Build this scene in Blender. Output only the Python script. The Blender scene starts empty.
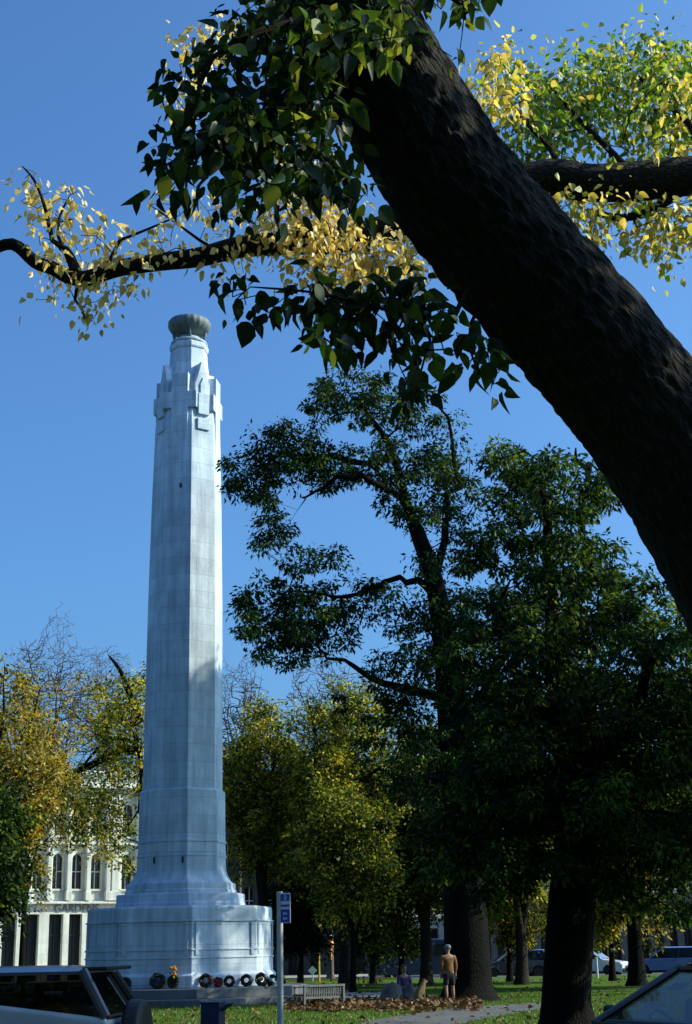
import bpy, bmesh, math, random
import numpy as np
from mathutils import Vector, Matrix, Quaternion
random.seed(7)
RNG = np.random.default_rng(11)
PI = math.pi
scene = bpy.context.scene
COL = scene.collection

# ------------------------------------------------------------------ camera
EYE = 1.6
PITCH = math.radians(17.05)
ROLL = math.radians(1.15)
FPX = 50/36*1024
Fv = Vector((0, math.cos(PITCH), math.sin(PITCH)))
R0 = Vector((1, 0, 0)); U0 = Vector((0, -math.sin(PITCH), math.cos(PITCH)))
Rv = R0*math.cos(ROLL) - U0*math.sin(ROLL)
Uv = U0*math.cos(ROLL) + R0*math.sin(ROLL)
CAM = Vector((0, 0, EYE))
cd = bpy.data.cameras.new('camera')
cd.sensor_fit = 'VERTICAL'; cd.sensor_height = 36; cd.sensor_width = 24; cd.lens = 50
cd.clip_start = 0.05; cd.clip_end = 5000
cam = bpy.data.objects.new('camera', cd); COL.objects.link(cam)
m3 = Matrix((Rv, Uv, -Fv)).transposed()
cam.matrix_world = Matrix.Translation(CAM) @ m3.to_4x4()
scene.camera = cam

def ray(px, py):
    return Fv*FPX + Rv*(px-346) + Uv*(512-py)
def P(px, py, Y):
    r = ray(px, py); return CAM + r*(Y/r.y)
def G(px, py, z=0.0):
    r = ray(px, py); return CAM + r*((z-EYE)/r.z)
def mpp(pt):                       # metres per pixel at a point
    return (Vector(pt)-CAM).dot(Fv)/FPX

# ------------------------------------------------------------------ materials
def mat(name):
    m = bpy.data.materials.new(name); m.use_nodes = True
    nt = m.node_tree; nt.nodes.clear()
    out = nt.nodes.new('ShaderNodeOutputMaterial')
    return m, nt, out
def N(nt, typ, **kw):
    n = nt.nodes.new(typ)
    for k, v in kw.items():
        if k in n.inputs.keys(): n.inputs[k].default_value = v
        else: setattr(n, k, v)
    return n
def ramp(nt, stops):
    n = nt.nodes.new('ShaderNodeValToRGB'); cr = n.color_ramp
    while len(cr.elements) < len(stops): cr.elements.new(0.5)
    for e, (p, c) in zip(cr.elements, stops):
        e.position = p; e.color = (*c, 1)
    return n
def simple(name, c1, c2=None, scale=6, rough=0.7, bump=0.0, metal=0.0, spec=0.4, coord='Object', detail=6, bscale=None):
    m, nt, out = mat(name)
    b = N(nt, 'ShaderNodeBsdfPrincipled', Roughness=rough, Metallic=metal)
    b.inputs['Specular IOR Level'].default_value = spec
    tc = N(nt, 'ShaderNodeTexCoord')
    no = N(nt, 'ShaderNodeTexNoise', Scale=scale, Detail=detail, Roughness=0.65)
    nt.links.new(tc.outputs[coord], no.inputs['Vector'])
    c2 = c2 or tuple(x*0.75 for x in c1)
    r = ramp(nt, [(0.3, c2), (0.7, c1)])
    nt.links.new(no.outputs['Fac'], r.inputs['Fac'])
    nt.links.new(r.outputs['Color'], b.inputs['Base Color'])
    if bump:
        n2 = N(nt, 'ShaderNodeTexNoise', Scale=bscale or scale*4, Detail=8, Roughness=0.7)
        nt.links.new(tc.outputs[coord], n2.inputs['Vector'])
        bp = N(nt, 'ShaderNodeBump', Strength=bump, Distance=0.05)
        nt.links.new(n2.outputs['Fac'], bp.inputs['Height'])
        nt.links.new(bp.outputs['Normal'], b.inputs['Normal'])
    nt.links.new(b.outputs['BSDF'], out.inputs['Surface'])
    return m
def leafmat(name, stops, transl=0.45, gloss=0.06):
    m, nt, out = mat(name)
    at = N(nt, 'ShaderNodeAttribute', attribute_name='tint')
    r = ramp(nt, stops)
    nt.links.new(at.outputs['Fac'], r.inputs['Fac'])
    d = N(nt, 'ShaderNodeBsdfDiffuse'); t = N(nt, 'ShaderNodeBsdfTranslucent'); g = N(nt, 'ShaderNodeBsdfGlossy', Roughness=0.45)
    nt.links.new(r.outputs['Color'], d.inputs['Color'])
    br = N(nt, 'ShaderNodeMixRGB', blend_type='MULTIPLY'); br.inputs['Fac'].default_value = 1
    br.inputs['Color2'].default_value = (1.15, 1.08, 0.7, 1)
    nt.links.new(r.outputs['Color'], br.inputs['Color1'])
    nt.links.new(br.outputs['Color'], t.inputs['Color'])
    mx = N(nt, 'ShaderNodeMixShader', Fac=transl)
    nt.links.new(d.outputs[0], mx.inputs[1]); nt.links.new(t.outputs[0], mx.inputs[2])
    m2 = N(nt, 'ShaderNodeMixShader', Fac=gloss)
    nt.links.new(mx.outputs[0], m2.inputs[1]); nt.links.new(g.outputs[0], m2.inputs[2])
    nt.links.new(m2.outputs[0], out.inputs['Surface'])
    return m
def stone(name, c1, c2, bw=1.5, bh=0.6, joint=0.012, jcol=0.72, vary=0.84):
    m, nt, out = mat(name)
    b = N(nt, 'ShaderNodeBsdfPrincipled', Roughness=0.62)
    b.inputs['Specular IOR Level'].default_value = 0.3
    tc = N(nt, 'ShaderNodeTexCoord')
    no = N(nt, 'ShaderNodeTexNoise', Scale=0.9, Detail=9, Roughness=0.68)
    nt.links.new(tc.outputs['Object'], no.inputs['Vector'])
    r = ramp(nt, [(0.32, c2), (0.66, c1)])
    nt.links.new(no.outputs['Fac'], r.inputs['Fac'])
    # vertical streaks of weathering
    mp = N(nt, 'ShaderNodeMapping'); mp.inputs['Scale'].default_value = (2.2, 2.2, 0.16)
    nt.links.new(tc.outputs['Object'], mp.inputs['Vector'])
    n3 = N(nt, 'ShaderNodeTexNoise', Scale=2.0, Detail=5, Roughness=0.6)
    nt.links.new(mp.outputs[0], n3.inputs['Vector'])
    r3 = ramp(nt, [(0.32, (0.6, 0.62, 0.64)), (0.6, (1, 1, 1))])
    nt.links.new(n3.outputs['Fac'], r3.inputs['Fac'])
    mu = N(nt, 'ShaderNodeMixRGB', blend_type='MULTIPLY'); mu.inputs['Fac'].default_value = 0.8
    nt.links.new(r.outputs['Color'], mu.inputs['Color1']); nt.links.new(r3.outputs['Color'], mu.inputs['Color2'])
    uv = N(nt, 'ShaderNodeUVMap')
    br = N(nt, 'ShaderNodeTexBrick', Scale=1.0)
    br.inputs['Brick Width'].default_value = bw; br.inputs['Row Height'].default_value = bh
    br.inputs['Mortar Size'].default_value = joint; br.inputs['Mortar Smooth'].default_value = 0.4
    br.inputs['Color1'].default_value = (1, 1, 1, 1); br.inputs['Color2'].default_value = (vary, vary, vary*1.01, 1)
    br.inputs['Mortar'].default_value = (jcol, jcol, jcol, 1)
    nt.links.new(uv.outputs[0], br.inputs['Vector'])
    mu2 = N(nt, 'ShaderNodeMixRGB', blend_type='MULTIPLY'); mu2.inputs['Fac'].default_value = 1
    nt.links.new(mu.outputs[0], mu2.inputs['Color1']); nt.links.new(br.outputs['Color'], mu2.inputs['Color2'])
    nt.links.new(mu2.outputs[0], b.inputs['Base Color'])
    n2 = N(nt, 'ShaderNodeTexNoise', Scale=14, Detail=6)
    nt.links.new(tc.outputs['Object'], n2.inputs['Vector'])
    bp = N(nt, 'ShaderNodeBump', Strength=0.25, Distance=0.03)
    nt.links.new(n2.outputs['Fac'], bp.inputs['Height'])
    nt.links.new(bp.outputs['Normal'], b.inputs['Normal'])
    nt.links.new(b.outputs['BSDF'], out.inputs['Surface'])
    return m
def barkmat(name, c1, c2, su=9, sv=2.2, strength=0.9, dist=0.04, spec=0.08):
    m, nt, out = mat(name)
    b = N(nt, 'ShaderNodeBsdfPrincipled', Roughness=0.85)
    b.inputs['Specular IOR Level'].default_value = spec
    uv = N(nt, 'ShaderNodeUVMap')
    mp = N(nt, 'ShaderNodeMapping'); mp.inputs['Scale'].default_value = (su, sv, 1)
    nt.links.new(uv.outputs[0], mp.inputs['Vector'])
    wn = N(nt, 'ShaderNodeTexNoise', Scale=1.3, Detail=4)
    nt.links.new(mp.outputs[0], wn.inputs['Vector'])
    ad = N(nt, 'ShaderNodeMixRGB', blend_type='ADD'); ad.inputs['Fac'].default_value = 0.55
    nt.links.new(mp.outputs[0], ad.inputs['Color1']); nt.links.new(wn.outputs['Color'], ad.inputs['Color2'])
    vo = N(nt, 'ShaderNodeTexVoronoi', Scale=3.0, feature='DISTANCE_TO_EDGE')
    nt.links.new(ad.outputs[0], vo.inputs['Vector'])
    no = N(nt, 'ShaderNodeTexNoise', Scale=7, Detail=8, Roughness=0.7)
    nt.links.new(mp.outputs[0], no.inputs['Vector'])
    r1 = ramp(nt, [(0.0, (0, 0, 0)), (0.35, (1, 1, 1))])
    nt.links.new(vo.outputs['Distance'], r1.inputs['Fac'])
    mx = N(nt, 'ShaderNodeMixRGB', blend_type='MULTIPLY'); mx.inputs['Fac'].default_value = 0.75
    nt.links.new(no.outputs['Fac'], mx.inputs['Color1']); nt.links.new(r1.outputs['Color'], mx.inputs['Color2'])
    r = ramp(nt, [(0.05, c2), (0.6, c1)])
    nt.links.new(mx.outputs[0], r.inputs['Fac'])
    nt.links.new(r.outputs['Color'], b.inputs['Base Color'])
    bp = N(nt, 'ShaderNodeBump', Strength=strength, Distance=dist)
    nt.links.new(mx.outputs[0], bp.inputs['Height'])
    nt.links.new(bp.outputs['Normal'], b.inputs['Normal'])
    nt.links.new(b.outputs['BSDF'], out.inputs['Surface'])
    return m
def glassmat(name, tint=(0.02, 0.025, 0.03), see=0.35):
    m, nt, out = mat(name)
    g = N(nt, 'ShaderNodeBsdfGlossy', Roughness=0.03); g.inputs['Color'].default_value = (1, 1, 1, 1)
    t = N(nt, 'ShaderNodeBsdfTransparent'); t.inputs['Color'].default_value = (see, see*1.05, see*1.05, 1)
    d = N(nt, 'ShaderNodeBsdfDiffuse'); d.inputs['Color'].default_value = (*tint, 1)
    lw = N(nt, 'ShaderNodeFresnel', IOR=1.36)
    m1 = N(nt, 'ShaderNodeMixShader', Fac=0.15)
    nt.links.new(t.outputs[0], m1.inputs[1]); nt.links.new(d.outputs[0], m1.inputs[2])
    m2 = N(nt, 'ShaderNodeMixShader')
    nt.links.new(lw.outputs[0], m2.inputs[0]); nt.links.new(m1.outputs[0], m2.inputs[1]); nt.links.new(g.outputs[0], m2.inputs[2])
    nt.links.new(m2.outputs[0], out.inputs['Surface'])
    return m

M = {}
M['marble'] = stone('marble', (0.65, 0.76, 0.9), (0.43, 0.51, 0.63), 1.5, 0.6, 0.012, 0.68, 0.84)
M['marble_step'] = stone('step_stone', (0.2, 0.21, 0.23), (0.1, 0.105, 0.115), 1.2, 0.5)
M['bronze'] = simple('patinated_bronze', (0.17, 0.2, 0.22), (0.085, 0.105, 0.12), 5, 0.6, 0.3)
M['grass'] = simple('lawn_grass', (0.085, 0.15, 0.018), (0.04, 0.08, 0.012), 1.1, 0.95, 0.9, spec=0.05, coord='Object', detail=12, bscale=22)
M['asphalt'] = simple('asphalt', (0.075, 0.078, 0.082), (0.04, 0.042, 0.045), 1.2, 0.85, 0.4, bscale=60)
M['path'] = simple('path_asphalt', (0.11, 0.11, 0.115), (0.065, 0.067, 0.07), 0.8, 0.9, 0.4, bscale=50)
M['ground'] = simple('town_ground', (0.12, 0.12, 0.11), (0.07, 0.07, 0.065), 0.3, 0.9)
M['kerb'] = simple('kerb_concrete', (0.3, 0.3, 0.29), (0.18, 0.18, 0.17), 3, 0.85, 0.2)
M['paving'] = simple('paving', (0.33, 0.31, 0.28), (0.2, 0.19, 0.17), 1.3, 0.85, 0.2)
M['yellow_paint'] = simple('yellow_paint', (0.62, 0.42, 0.04), (0.45, 0.3, 0.03), 8, 0.5)
M['white_paint'] = simple('white_paint', (0.78, 0.78, 0.76), (0.6, 0.6, 0.58), 8, 0.5)
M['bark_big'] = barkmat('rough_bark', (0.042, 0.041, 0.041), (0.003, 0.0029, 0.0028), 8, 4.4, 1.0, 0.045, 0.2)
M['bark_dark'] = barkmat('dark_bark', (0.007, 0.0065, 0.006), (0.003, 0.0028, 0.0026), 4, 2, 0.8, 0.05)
M['bark_mid'] = barkmat('grey_bark', (0.04, 0.034, 0.03), (0.013, 0.011, 0.01), 4, 2, 0.7, 0.05)
M['twig_pale'] = barkmat('bare_twig_bark', (0.16, 0.125, 0.12), (0.07, 0.055, 0.055), 4, 2, 0.4, 0.03)
M['leaf_shade'] = leafmat('broad_green_leaf', [(0, (0.009, 0.022, 0.008)), (0.6, (0.02, 0.048, 0.012)), (0.88, (0.08, 0.16, 0.02)), (1, (0.36, 0.38, 0.05))], 0.45, 0.03)  # bright end stands in for leaves with light coming through
M['leaf_yellow'] = leafmat('yellow_autumn_leaf', [(0, (0.56, 0.43, 0.12)), (0.5, (0.78, 0.6, 0.2)), (0.85, (0.85, 0.68, 0.34)), (1, (0.4, 0.42, 0.08))], 0.55, 0.05)
M['leaf_turning'] = leafmat('turning_leaf', [(0, (0.04, 0.11, 0.02)), (0.3, (0.11, 0.26, 0.03)), (0.6, (0.34, 0.44, 0.045)), (0.78, (0.66, 0.55, 0.09)), (1, (0.8, 0.62, 0.2))], 0.55, 0.05)
M['leaf_dark'] = leafmat('dark_green_leaf', [(0, (0.006, 0.016, 0.007)), (0.55, (0.015, 0.036, 0.011)), (0.8, (0.055, 0.12, 0.016)), (1, (0.17, 0.23, 0.025))], 0.4, 0.012)  # lighter stops imitate sunlit leaves
M['leaf_olive'] = leafmat('olive_autumn_leaf', [(0, (0.01, 0.02, 0.006)), (0.38, (0.05, 0.08, 0.01)), (0.66, (0.2, 0.235, 0.022)), (0.88, (0.55, 0.5, 0.055)), (1, (0.62, 0.44, 0.06))], 0.5, 0.015)
M['leaf_gold'] = leafmat('gold_autumn_leaf', [(0, (0.03, 0.035, 0.01)), (0.3, (0.16, 0.15, 0.022)), (0.7, (0.5, 0.39, 0.05)), (1, (0.5, 0.26, 0.04))], 0.45, 0.02)
M['litter'] = leafmat('fallen_leaf', [(0, (0.06, 0.034, 0.02)), (0.5, (0.13, 0.07, 0.038)), (1, (0.24, 0.14, 0.06))], 0.1, 0.02)
M['plaster'] = stone('cream_stucco', (0.84, 0.84, 0.76), (0.7, 0.7, 0.64), 2.2, 0.55, 0.006, 0.8)
M['greystone'] = stone('grey_stone_wall', (0.1, 0.105, 0.115), (0.055, 0.058, 0.064), 1.0, 0.4)
M['bluestone'] = stone('dark_stone_wall', (0.06, 0.06, 0.065), (0.03, 0.03, 0.034), 0.9, 0.4)
M['window_dark'] = simple('window_glass', (0.012, 0.014, 0.018), (0.008, 0.009, 0.012), 2, 0.08, spec=0.6)
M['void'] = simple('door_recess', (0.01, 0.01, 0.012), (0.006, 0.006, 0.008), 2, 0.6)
M['galv'] = simple('galvanised_steel', (0.62, 0.63, 0.62), (0.46, 0.47, 0.47), 9, 0.45, metal=0.35)
M['sign_blue'] = simple('blue_enamel', (0.03, 0.09, 0.5), (0.025, 0.075, 0.42), 6, 0.4)
M['sign_white'] = simple('white_enamel', (0.75, 0.77, 0.78), (0.68, 0.7, 0.72), 6, 0.4)
M['bench'] = simple('weathered_timber', (0.2, 0.2, 0.19), (0.12, 0.12, 0.115), 9, 0.85, 0.3)
M['rock'] = simple('boulder_stone', (0.16, 0.165, 0.17), (0.07, 0.072, 0.075), 3, 0.9, 0.7, bscale=9)
M['bin'] = simple('dark_blue_enamel', (0.012, 0.025, 0.09), (0.009, 0.018, 0.06), 6, 0.45)
M['black'] = simple('black_plastic', (0.015, 0.015, 0.016), (0.01, 0.01, 0.011), 6, 0.5)
M['tyre'] = simple('tyre_rubber', (0.02, 0.02, 0.02), (0.012, 0.012, 0.012), 12, 0.9)
M['rim'] = simple('wheel_alloy', (0.45, 0.45, 0.46), (0.35, 0.35, 0.36), 6, 0.4, metal=0.7)
M['carglass'] = glassmat('car_glass', (0.006, 0.007, 0.009), 0.14)
M['screen_glass'] = glassmat('windscreen_glass', (0.006, 0.008, 0.014), 0.42)
M['seat'] = simple('seat_cloth', (0.03, 0.032, 0.037), (0.02, 0.02, 0.025), 12, 0.95)
M['red_lens'] = simple('red_lens', (0.35, 0.012, 0.012), (0.22, 0.01, 0.01), 5, 0.2)
M['clear_lens'] = simple('clear_lens', (0.7, 0.7, 0.7), (0.5, 0.5, 0.52), 5, 0.15)
M['orange'] = simple('orange_globe', (0.8, 0.26, 0.03), (0.7, 0.2, 0.02), 5, 0.4)
M['wreath'] = simple('wreath_greenery', (0.018, 0.03, 0.014), (0.008, 0.012, 0.008), 22, 0.9, 0.8)
M['poppy'] = simple('poppy_red', (0.45, 0.02, 0.025), (0.3, 0.012, 0.015), 12, 0.7)
M['petal_white'] = simple('white_petals', (0.45, 0.45, 0.44), (0.3, 0.3, 0.29), 12, 0.7)
M['petal_gold'] = simple('orange_yellow_petals', (0.62, 0.3, 0.03), (0.45, 0.2, 0.02), 12, 0.8)
M['skin'] = simple('skin', (0.3, 0.17, 0.115), (0.24, 0.13, 0.09), 8, 0.6)
M['tan_cloth'] = simple('tan_cloth', (0.22, 0.1, 0.03), (0.13, 0.06, 0.02), 10, 0.9)
M['dark_cloth'] = simple('dark_cloth', (0.015, 0.016, 0.02), (0.01, 0.01, 0.013), 10, 0.95)
M['purple_cloth'] = simple('purple_cloth', (0.09, 0.035, 0.14), (0.06, 0.02, 0.09), 10, 0.9)
M['grey_cap'] = simple('grey_cap_cloth', (0.2, 0.22, 0.26), (0.14, 0.15, 0.18), 10, 0.9)
M['hair'] = simple('brown_hair', (0.06, 0.035, 0.02), (0.03, 0.018, 0.01), 20, 0.7)
M['fur'] = simple('tan_fur', (0.2, 0.13, 0.06), (0.04, 0.028, 0.016), 5, 0.9, 0.5)
def paint(name, c):
    m, nt, out = mat(name)
    b = N(nt, 'ShaderNodeBsdfPrincipled', Roughness=0.35)
    tc = N(nt, 'ShaderNodeTexCoord'); no = N(nt, 'ShaderNodeTexNoise', Scale=3, Detail=5)
    nt.links.new(tc.outputs['Object'], no.inputs['Vector'])
    r = ramp(nt, [(0.35, tuple(x*0.88 for x in c)), (0.65, c)])
    nt.links.new(no.outputs['Fac'], r.inputs['Fac']); nt.links.new(r.outputs[0], b.inputs['Base Color'])
    b.inputs['Coat Weight'].default_value = 0.6; b.inputs['Coat Roughness'].default_value = 0.06
    nt.links.new(b.outputs[0], out.inputs['Surface']); return m
M['paint_silver'] = paint('silver_blue_paint', (0.36, 0.41, 0.47))
M['paint_black'] = paint('black_paint', (0.012, 0.013, 0.018))
M['paint_white'] = paint('white_car_paint', (0.7, 0.71, 0.72))
M['paint_blue'] = paint('blue_car_paint', (0.09, 0.16, 0.36))
M['paint_navy'] = paint('navy_van_paint', (0.022, 0.035, 0.09))

# ------------------------------------------------------------------ helpers
def tag(o, label=None, cat=None, group=None, kind=None):
    if label: o['label'] = label
    if cat: o['category'] = cat
    if group: o['group'] = group
    if kind: o['kind'] = kind
    return o
def empty(name, loc=(0, 0, 0), rz=0, label=None, cat=None, group=None):
    o = bpy.data.objects.new(name, None); COL.objects.link(o)
    o.location = loc; o.rotation_euler = (0, 0, rz); o.empty_display_size = 0.3
    return tag(o, label, cat, group)
def link(name, me, m, parent=None, smooth=False):
    me.materials.append(m)
    if smooth:
        me.polygons.foreach_set('use_smooth', np.ones(len(me.polygons), bool))
    o = bpy.data.objects.new(name, me); COL.objects.link(o)
    if parent: o.parent = parent
    return o
def copy_tree(o, parent=None):
    c = o.copy(); COL.objects.link(c)
    if parent: c.parent = parent
    for ch in list(o.children): copy_tree(ch, c)
    return c

class MB:
    def __init__(s): s.v = []; s.f = []
    def add(s, vs, fs):
        o = len(s.v); s.v += [tuple(v) for v in vs]; s.f += [tuple(i+o for i in f) for f in fs]
    def box(s, c, d, rz=0, mtx=None):
        x, y, z = d[0]/2, d[1]/2, d[2]/2
        vs = [Vector((a*x, b*y, e*z)) for e in (-1, 1) for a, b in ((-1, -1), (1, -1), (1, 1), (-1, 1))]
        if rz: r = Matrix.Rotation(rz, 3, 'Z'); vs = [r @ v for v in vs]
        if mtx: vs = [mtx @ v for v in vs]
        s.add([v+Vector(c) for v in vs], [(3, 2, 1, 0), (4, 5, 6, 7), (0, 1, 5, 4), (1, 2, 6, 5), (2, 3, 7, 6), (3, 0, 4, 7)])
    def lathe(s, prof, n=24, c=(0, 0, 0), rfun=None, cap=True):
        rings = []; base = len(s.v)
        vs = []; fs = []
        for (r, z) in prof:
            for k in range(n):
                a = 2*PI*k/n; rr = rfun(r, a, z) if rfun else r
                vs.append((c[0]+rr*math.cos(a), c[1]+rr*math.sin(a), c[2]+z))
        for i in range(len(prof)-1):
            for k in range(n):
                fs.append((i*n+k, i*n+(k+1) % n, (i+1)*n+(k+1) % n, (i+1)*n+k))
        if cap:
            fs.append(tuple(range(n))[::-1]); fs.append(tuple((len(prof)-1)*n+k for k in range(n)))
        s.add(vs, fs)
    def tube(s, pts, rad, n=8, cap=True):
        pts = [Vector(p) for p in pts]
        if not hasattr(rad, '__len__'): rad = [rad]*len(pts)
        vs = []; fs = []; up = None
        for i, p in enumerate(pts):
            t = (pts[min(i+1, len(pts)-1)]-pts[max(i-1, 0)]).normalized()
            if up is None:
                up = t.orthogonal().normalized()
            up = (up-t*up.dot(t)).normalized(); sd = t.cross(up)
            for k in range(n):
                a = 2*PI*k/n; vs.append(p+(up*math.cos(a)+sd*math.sin(a))*rad[i])
        for i in range(len(pts)-1):
            for k in range(n):
                fs.append((i*n+k, i*n+(k+1) % n, (i+1)*n+(k+1) % n, (i+1)*n+k))
        if cap:
            fs.append(tuple(range(n))[::-1]); fs.append(tuple((len(pts)-1)*n+k for k in range(n)))
        s.add(vs, fs)
    def prism(s, poly, h, mtx):               # polygon in local xy, extruded along local z from 0 to h, then transformed
        n = len(poly)
        vs = [mtx @ Vector((x, y, 0)) for x, y in poly]+[mtx @ Vector((x, y, h)) for x, y in poly]
        fs = [tuple(range(n))[::-1], tuple(range(n, 2*n))]+[(k, (k+1) % n, (k+1) % n+n, k+n) for k in range(n)]
        s.add(vs, fs)
    def ball(s, c, r, nu=12, nv=8, sc=(1, 1, 1)):
        vs = [(c[0], c[1], c[2]-r*sc[2])]
        for j in range(1, nv):
            t = -PI/2+PI*j/nv
            for k in range(nu):
                a = 2*PI*k/nu
                vs.append((c[0]+r*sc[0]*math.cos(t)*math.cos(a), c[1]+r*sc[1]*math.cos(t)*math.sin(a), c[2]+r*sc[2]*math.sin(t)))
        vs.append((c[0], c[1], c[2]+r*sc[2])); L = len(vs)-1; fs = []
        for k in range(nu): fs.append((0, 1+(k+1) % nu, 1+k))
        for j in range(nv-2):
            for k in range(nu):
                a = 1+j*nu+k; b = 1+j*nu+(k+1) % nu; fs.append((a, b, b+nu, a+nu))
        for k in range(nu): fs.append((1+(nv-2)*nu+k, 1+(nv-2)*nu+(k+1) % nu, L))
        s.add(vs, fs)
    def build(s, name, m, parent=None, smooth=False, bevel=0, uv=False, seg=2):
        me = bpy.data.meshes.new(name); me.from_pydata(s.v, [], s.f)
        bm = bmesh.new(); bm.from_mesh(me)
        bmesh.ops.recalc_face_normals(bm, faces=bm.faces)
        if bevel:
            es = [e for e in bm.edges if len(e.link_faces) == 2 and e.calc_face_angle(0) > 0.5]
            bmesh.ops.bevel(bm, geom=es, offset=bevel, segments=seg, affect='EDGES', profile=0.5, clamp_overlap=True)
        if uv:
            ul = bm.loops.layers.uv.new('UVMap')
            for f in bm.faces:
                n = f.normal
                if abs(n.z) > 0.8:
                    for l in f.loops: l[ul].uv = (l.vert.co.x, l.vert.co.y)
                else:
                    t = Vector((-n.y, n.x, 0)).normalized()
                    for l in f.loops: l[ul].uv = (l.vert.co.dot(t)+7, l.vert.co.z)
        bm.to_mesh(me); bm.free()
        o = link(name, me, m, parent, smooth)
        return o

# ------------------------------------------------------------------ world, sun
SUN_AZ = math.radians(4.5); SUN_EL = math.radians(33)
S = Vector((math.cos(SUN_AZ)*math.cos(SUN_EL), math.sin(SUN_AZ)*math.cos(SUN_EL), math.sin(SUN_EL)))
w = bpy.data.worlds.new('World'); scene.world = w; w.use_nodes = True
nt = w.node_tree; nt.nodes.clear()
wo = nt.nodes.new('ShaderNodeOutputWorld'); bg = nt.nodes.new('ShaderNodeBackground'); sk = nt.nodes.new('ShaderNodeTexSky')
sk.sky_type = 'NISHITA'; sk.sun_disc = False; sk.sun_elevation = SUN_EL; sk.sun_rotation = math.atan2(S.x, S.y)
sk.air_density = 1.0; sk.dust_density = 4.0; sk.ozone_density = 4.5; sk.altitude = 50
tint = nt.nodes.new('ShaderNodeMixRGB'); tint.blend_type = 'MULTIPLY'; tint.inputs['Fac'].default_value = 1
tint.inputs['Color2'].default_value = (0.535, 0.9, 1.18, 1)
nt.links.new(sk.outputs[0], tint.inputs['Color1']); nt.links.new(tint.outputs[0], bg.inputs['Color'])
bg.inputs['Strength'].default_value = 0.15
nt.links.new(bg.outputs[0], wo.inputs['Surface'])
sl = bpy.data.lights.new('sun', 'SUN'); sl.energy = 5.0; sl.angle = math.radians(0.5); sl.color = (1.0, 0.97, 0.72)
so = bpy.data.objects.new('sun', sl); COL.objects.link(so); so.rotation_euler = S.to_track_quat('Z', 'Y').to_euler(); so.location = (40, 0, 60)
scene.view_settings.view_transform = 'Standard'; scene.view_settings.look = 'None'
scene.view_settings.exposure = 0.36; scene.view_settings.gamma = 1.0
try: scene.cycles.transparent_max_bounces = 16; scene.cycles.max_bounces = 8
except Exception: pass

# ------------------------------------------------------------------ ground
def slab(name, x0, x1, y0, y1, ztop, zbot, m):
    b = MB(); b.box(((x0+x1)/2, (y0+y1)/2, (ztop+zbot)/2), (x1-x0, y1-y0, ztop-zbot))
    return tag(b.build(name, m), kind='structure')
def sheet(name, pts, z, m):
    b = MB(); b.add([(p[0], p[1], z) for p in pts], [tuple(range(len(pts)))])
    return tag(b.build(name, m), kind='structure')
sheet('ground', [(-1500, -600), (1500, -600), (1500, 3000), (-1500, 3000)], -0.16, M['ground'])
sheet('road', [(-220, 8.3), (220, 8.3), (220, 17.2), (-220, 17.2)], -0.13, M['asphalt'])
sheet('street', [(-220, 78.3), (220, 78.3), (220, 88), (-220, 88)], -0.13, M['asphalt'])
slab('lawn', -70, 80, 17.4, 78, 0, -0.15, M['grass'])
slab('verge', -220, 220, -40, 8.0, 0, -0.15, M['grass'])
slab('kerb', -220, 220, 17.2, 17.4, 0.01, -0.15, M['kerb'])
slab('kerb', -220, 220, 8.0, 8.3, 0.01, -0.15, M['kerb'])
slab('kerb', -220, 220, 78.0, 78.3, 0.01, -0.15, M['kerb'])
slab('pavement', -220, 220, 88, 130, 0.0, -0.15, M['paving'])
b = MB()
for k in range(-20, 20): b.add([(k*6, 12.6, -0.126), (k*6+2.5, 12.6, -0.126), (k*6+2.5, 12.72, -0.126), (k*6, 12.72, -0.126)], [(0, 1, 2, 3)])
tag(b.build('lane_marking', M['white_paint']), kind='structure')
pathpx = [(335, 1030), (370, 1021), (420, 1012.5), (470, 1007), (520, 1004), (560, 1001.5), (560, 1007), (530, 1011), (500, 1016), (470, 1022), (440, 1030)]
sheet('path', [G(*p).xy for p in pathpx], 0.006, M['path'])
apx = [(250, 1001.5), (330, 1000.5), (392, 998), (394, 992), (330, 992), (250, 993)]
sheet('apron', [G(*p).xy for p in apx], 0.004, M['paving'])

# ------------------------------------------------------------------ monument
MY = 50.0
mbase = P(180, 985, MY); MX = mbase.x
def axis_px(y):      # pixel x of the vertical axis at image row y
    lo, hi = 0, 60
    for _ in range(40):
        z = (lo+hi)/2; d = Vector((MX, MY, z))-CAM
        py = 512-d.dot(Uv)/d.dot(Fv)*FPX
        if py > y: lo = z
        else: hi = z
    return lo
def xpix(y):
    z = axis_px(y); d = Vector((MX, MY, z))-CAM
    return 346+d.dot(Rv)/d.dot(Fv)*FPX
def zrow(y, off=1.25):
    return P(xpix(y), y, MY-off).z
def rad(wpx, y):
    return wpx/2*mpp((MX, MY, zrow(y)))
BA = math.radians(-99.4)
mon = empty('war_memorial', (MX, MY, 0), 0, 'tall tapering white stone memorial column with carved crosses and a bronze bowl on top', 'monument')
def octa(mb, prof, half=PI/8, n=8):
    vs = []; fs = []
    for (R, z) in prof:
        for k in range(n):
            a = BA+half+k*2*PI/n; vs.append((R*math.cos(a), R*math.sin(a), z))
    for i in range(len(prof)-1):
        for k in range(n): fs.append((i*n+k, i*n+(k+1) % n, (i+1)*n+(k+1) % n, (i+1)*n+k))
    fs.append(tuple(range(n))[::-1]); fs.append(tuple((len(prof)-1)*n+k for k in range(n)))
    mb.add(vs, fs)
Z = zrow
PZ = 0.49
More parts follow.
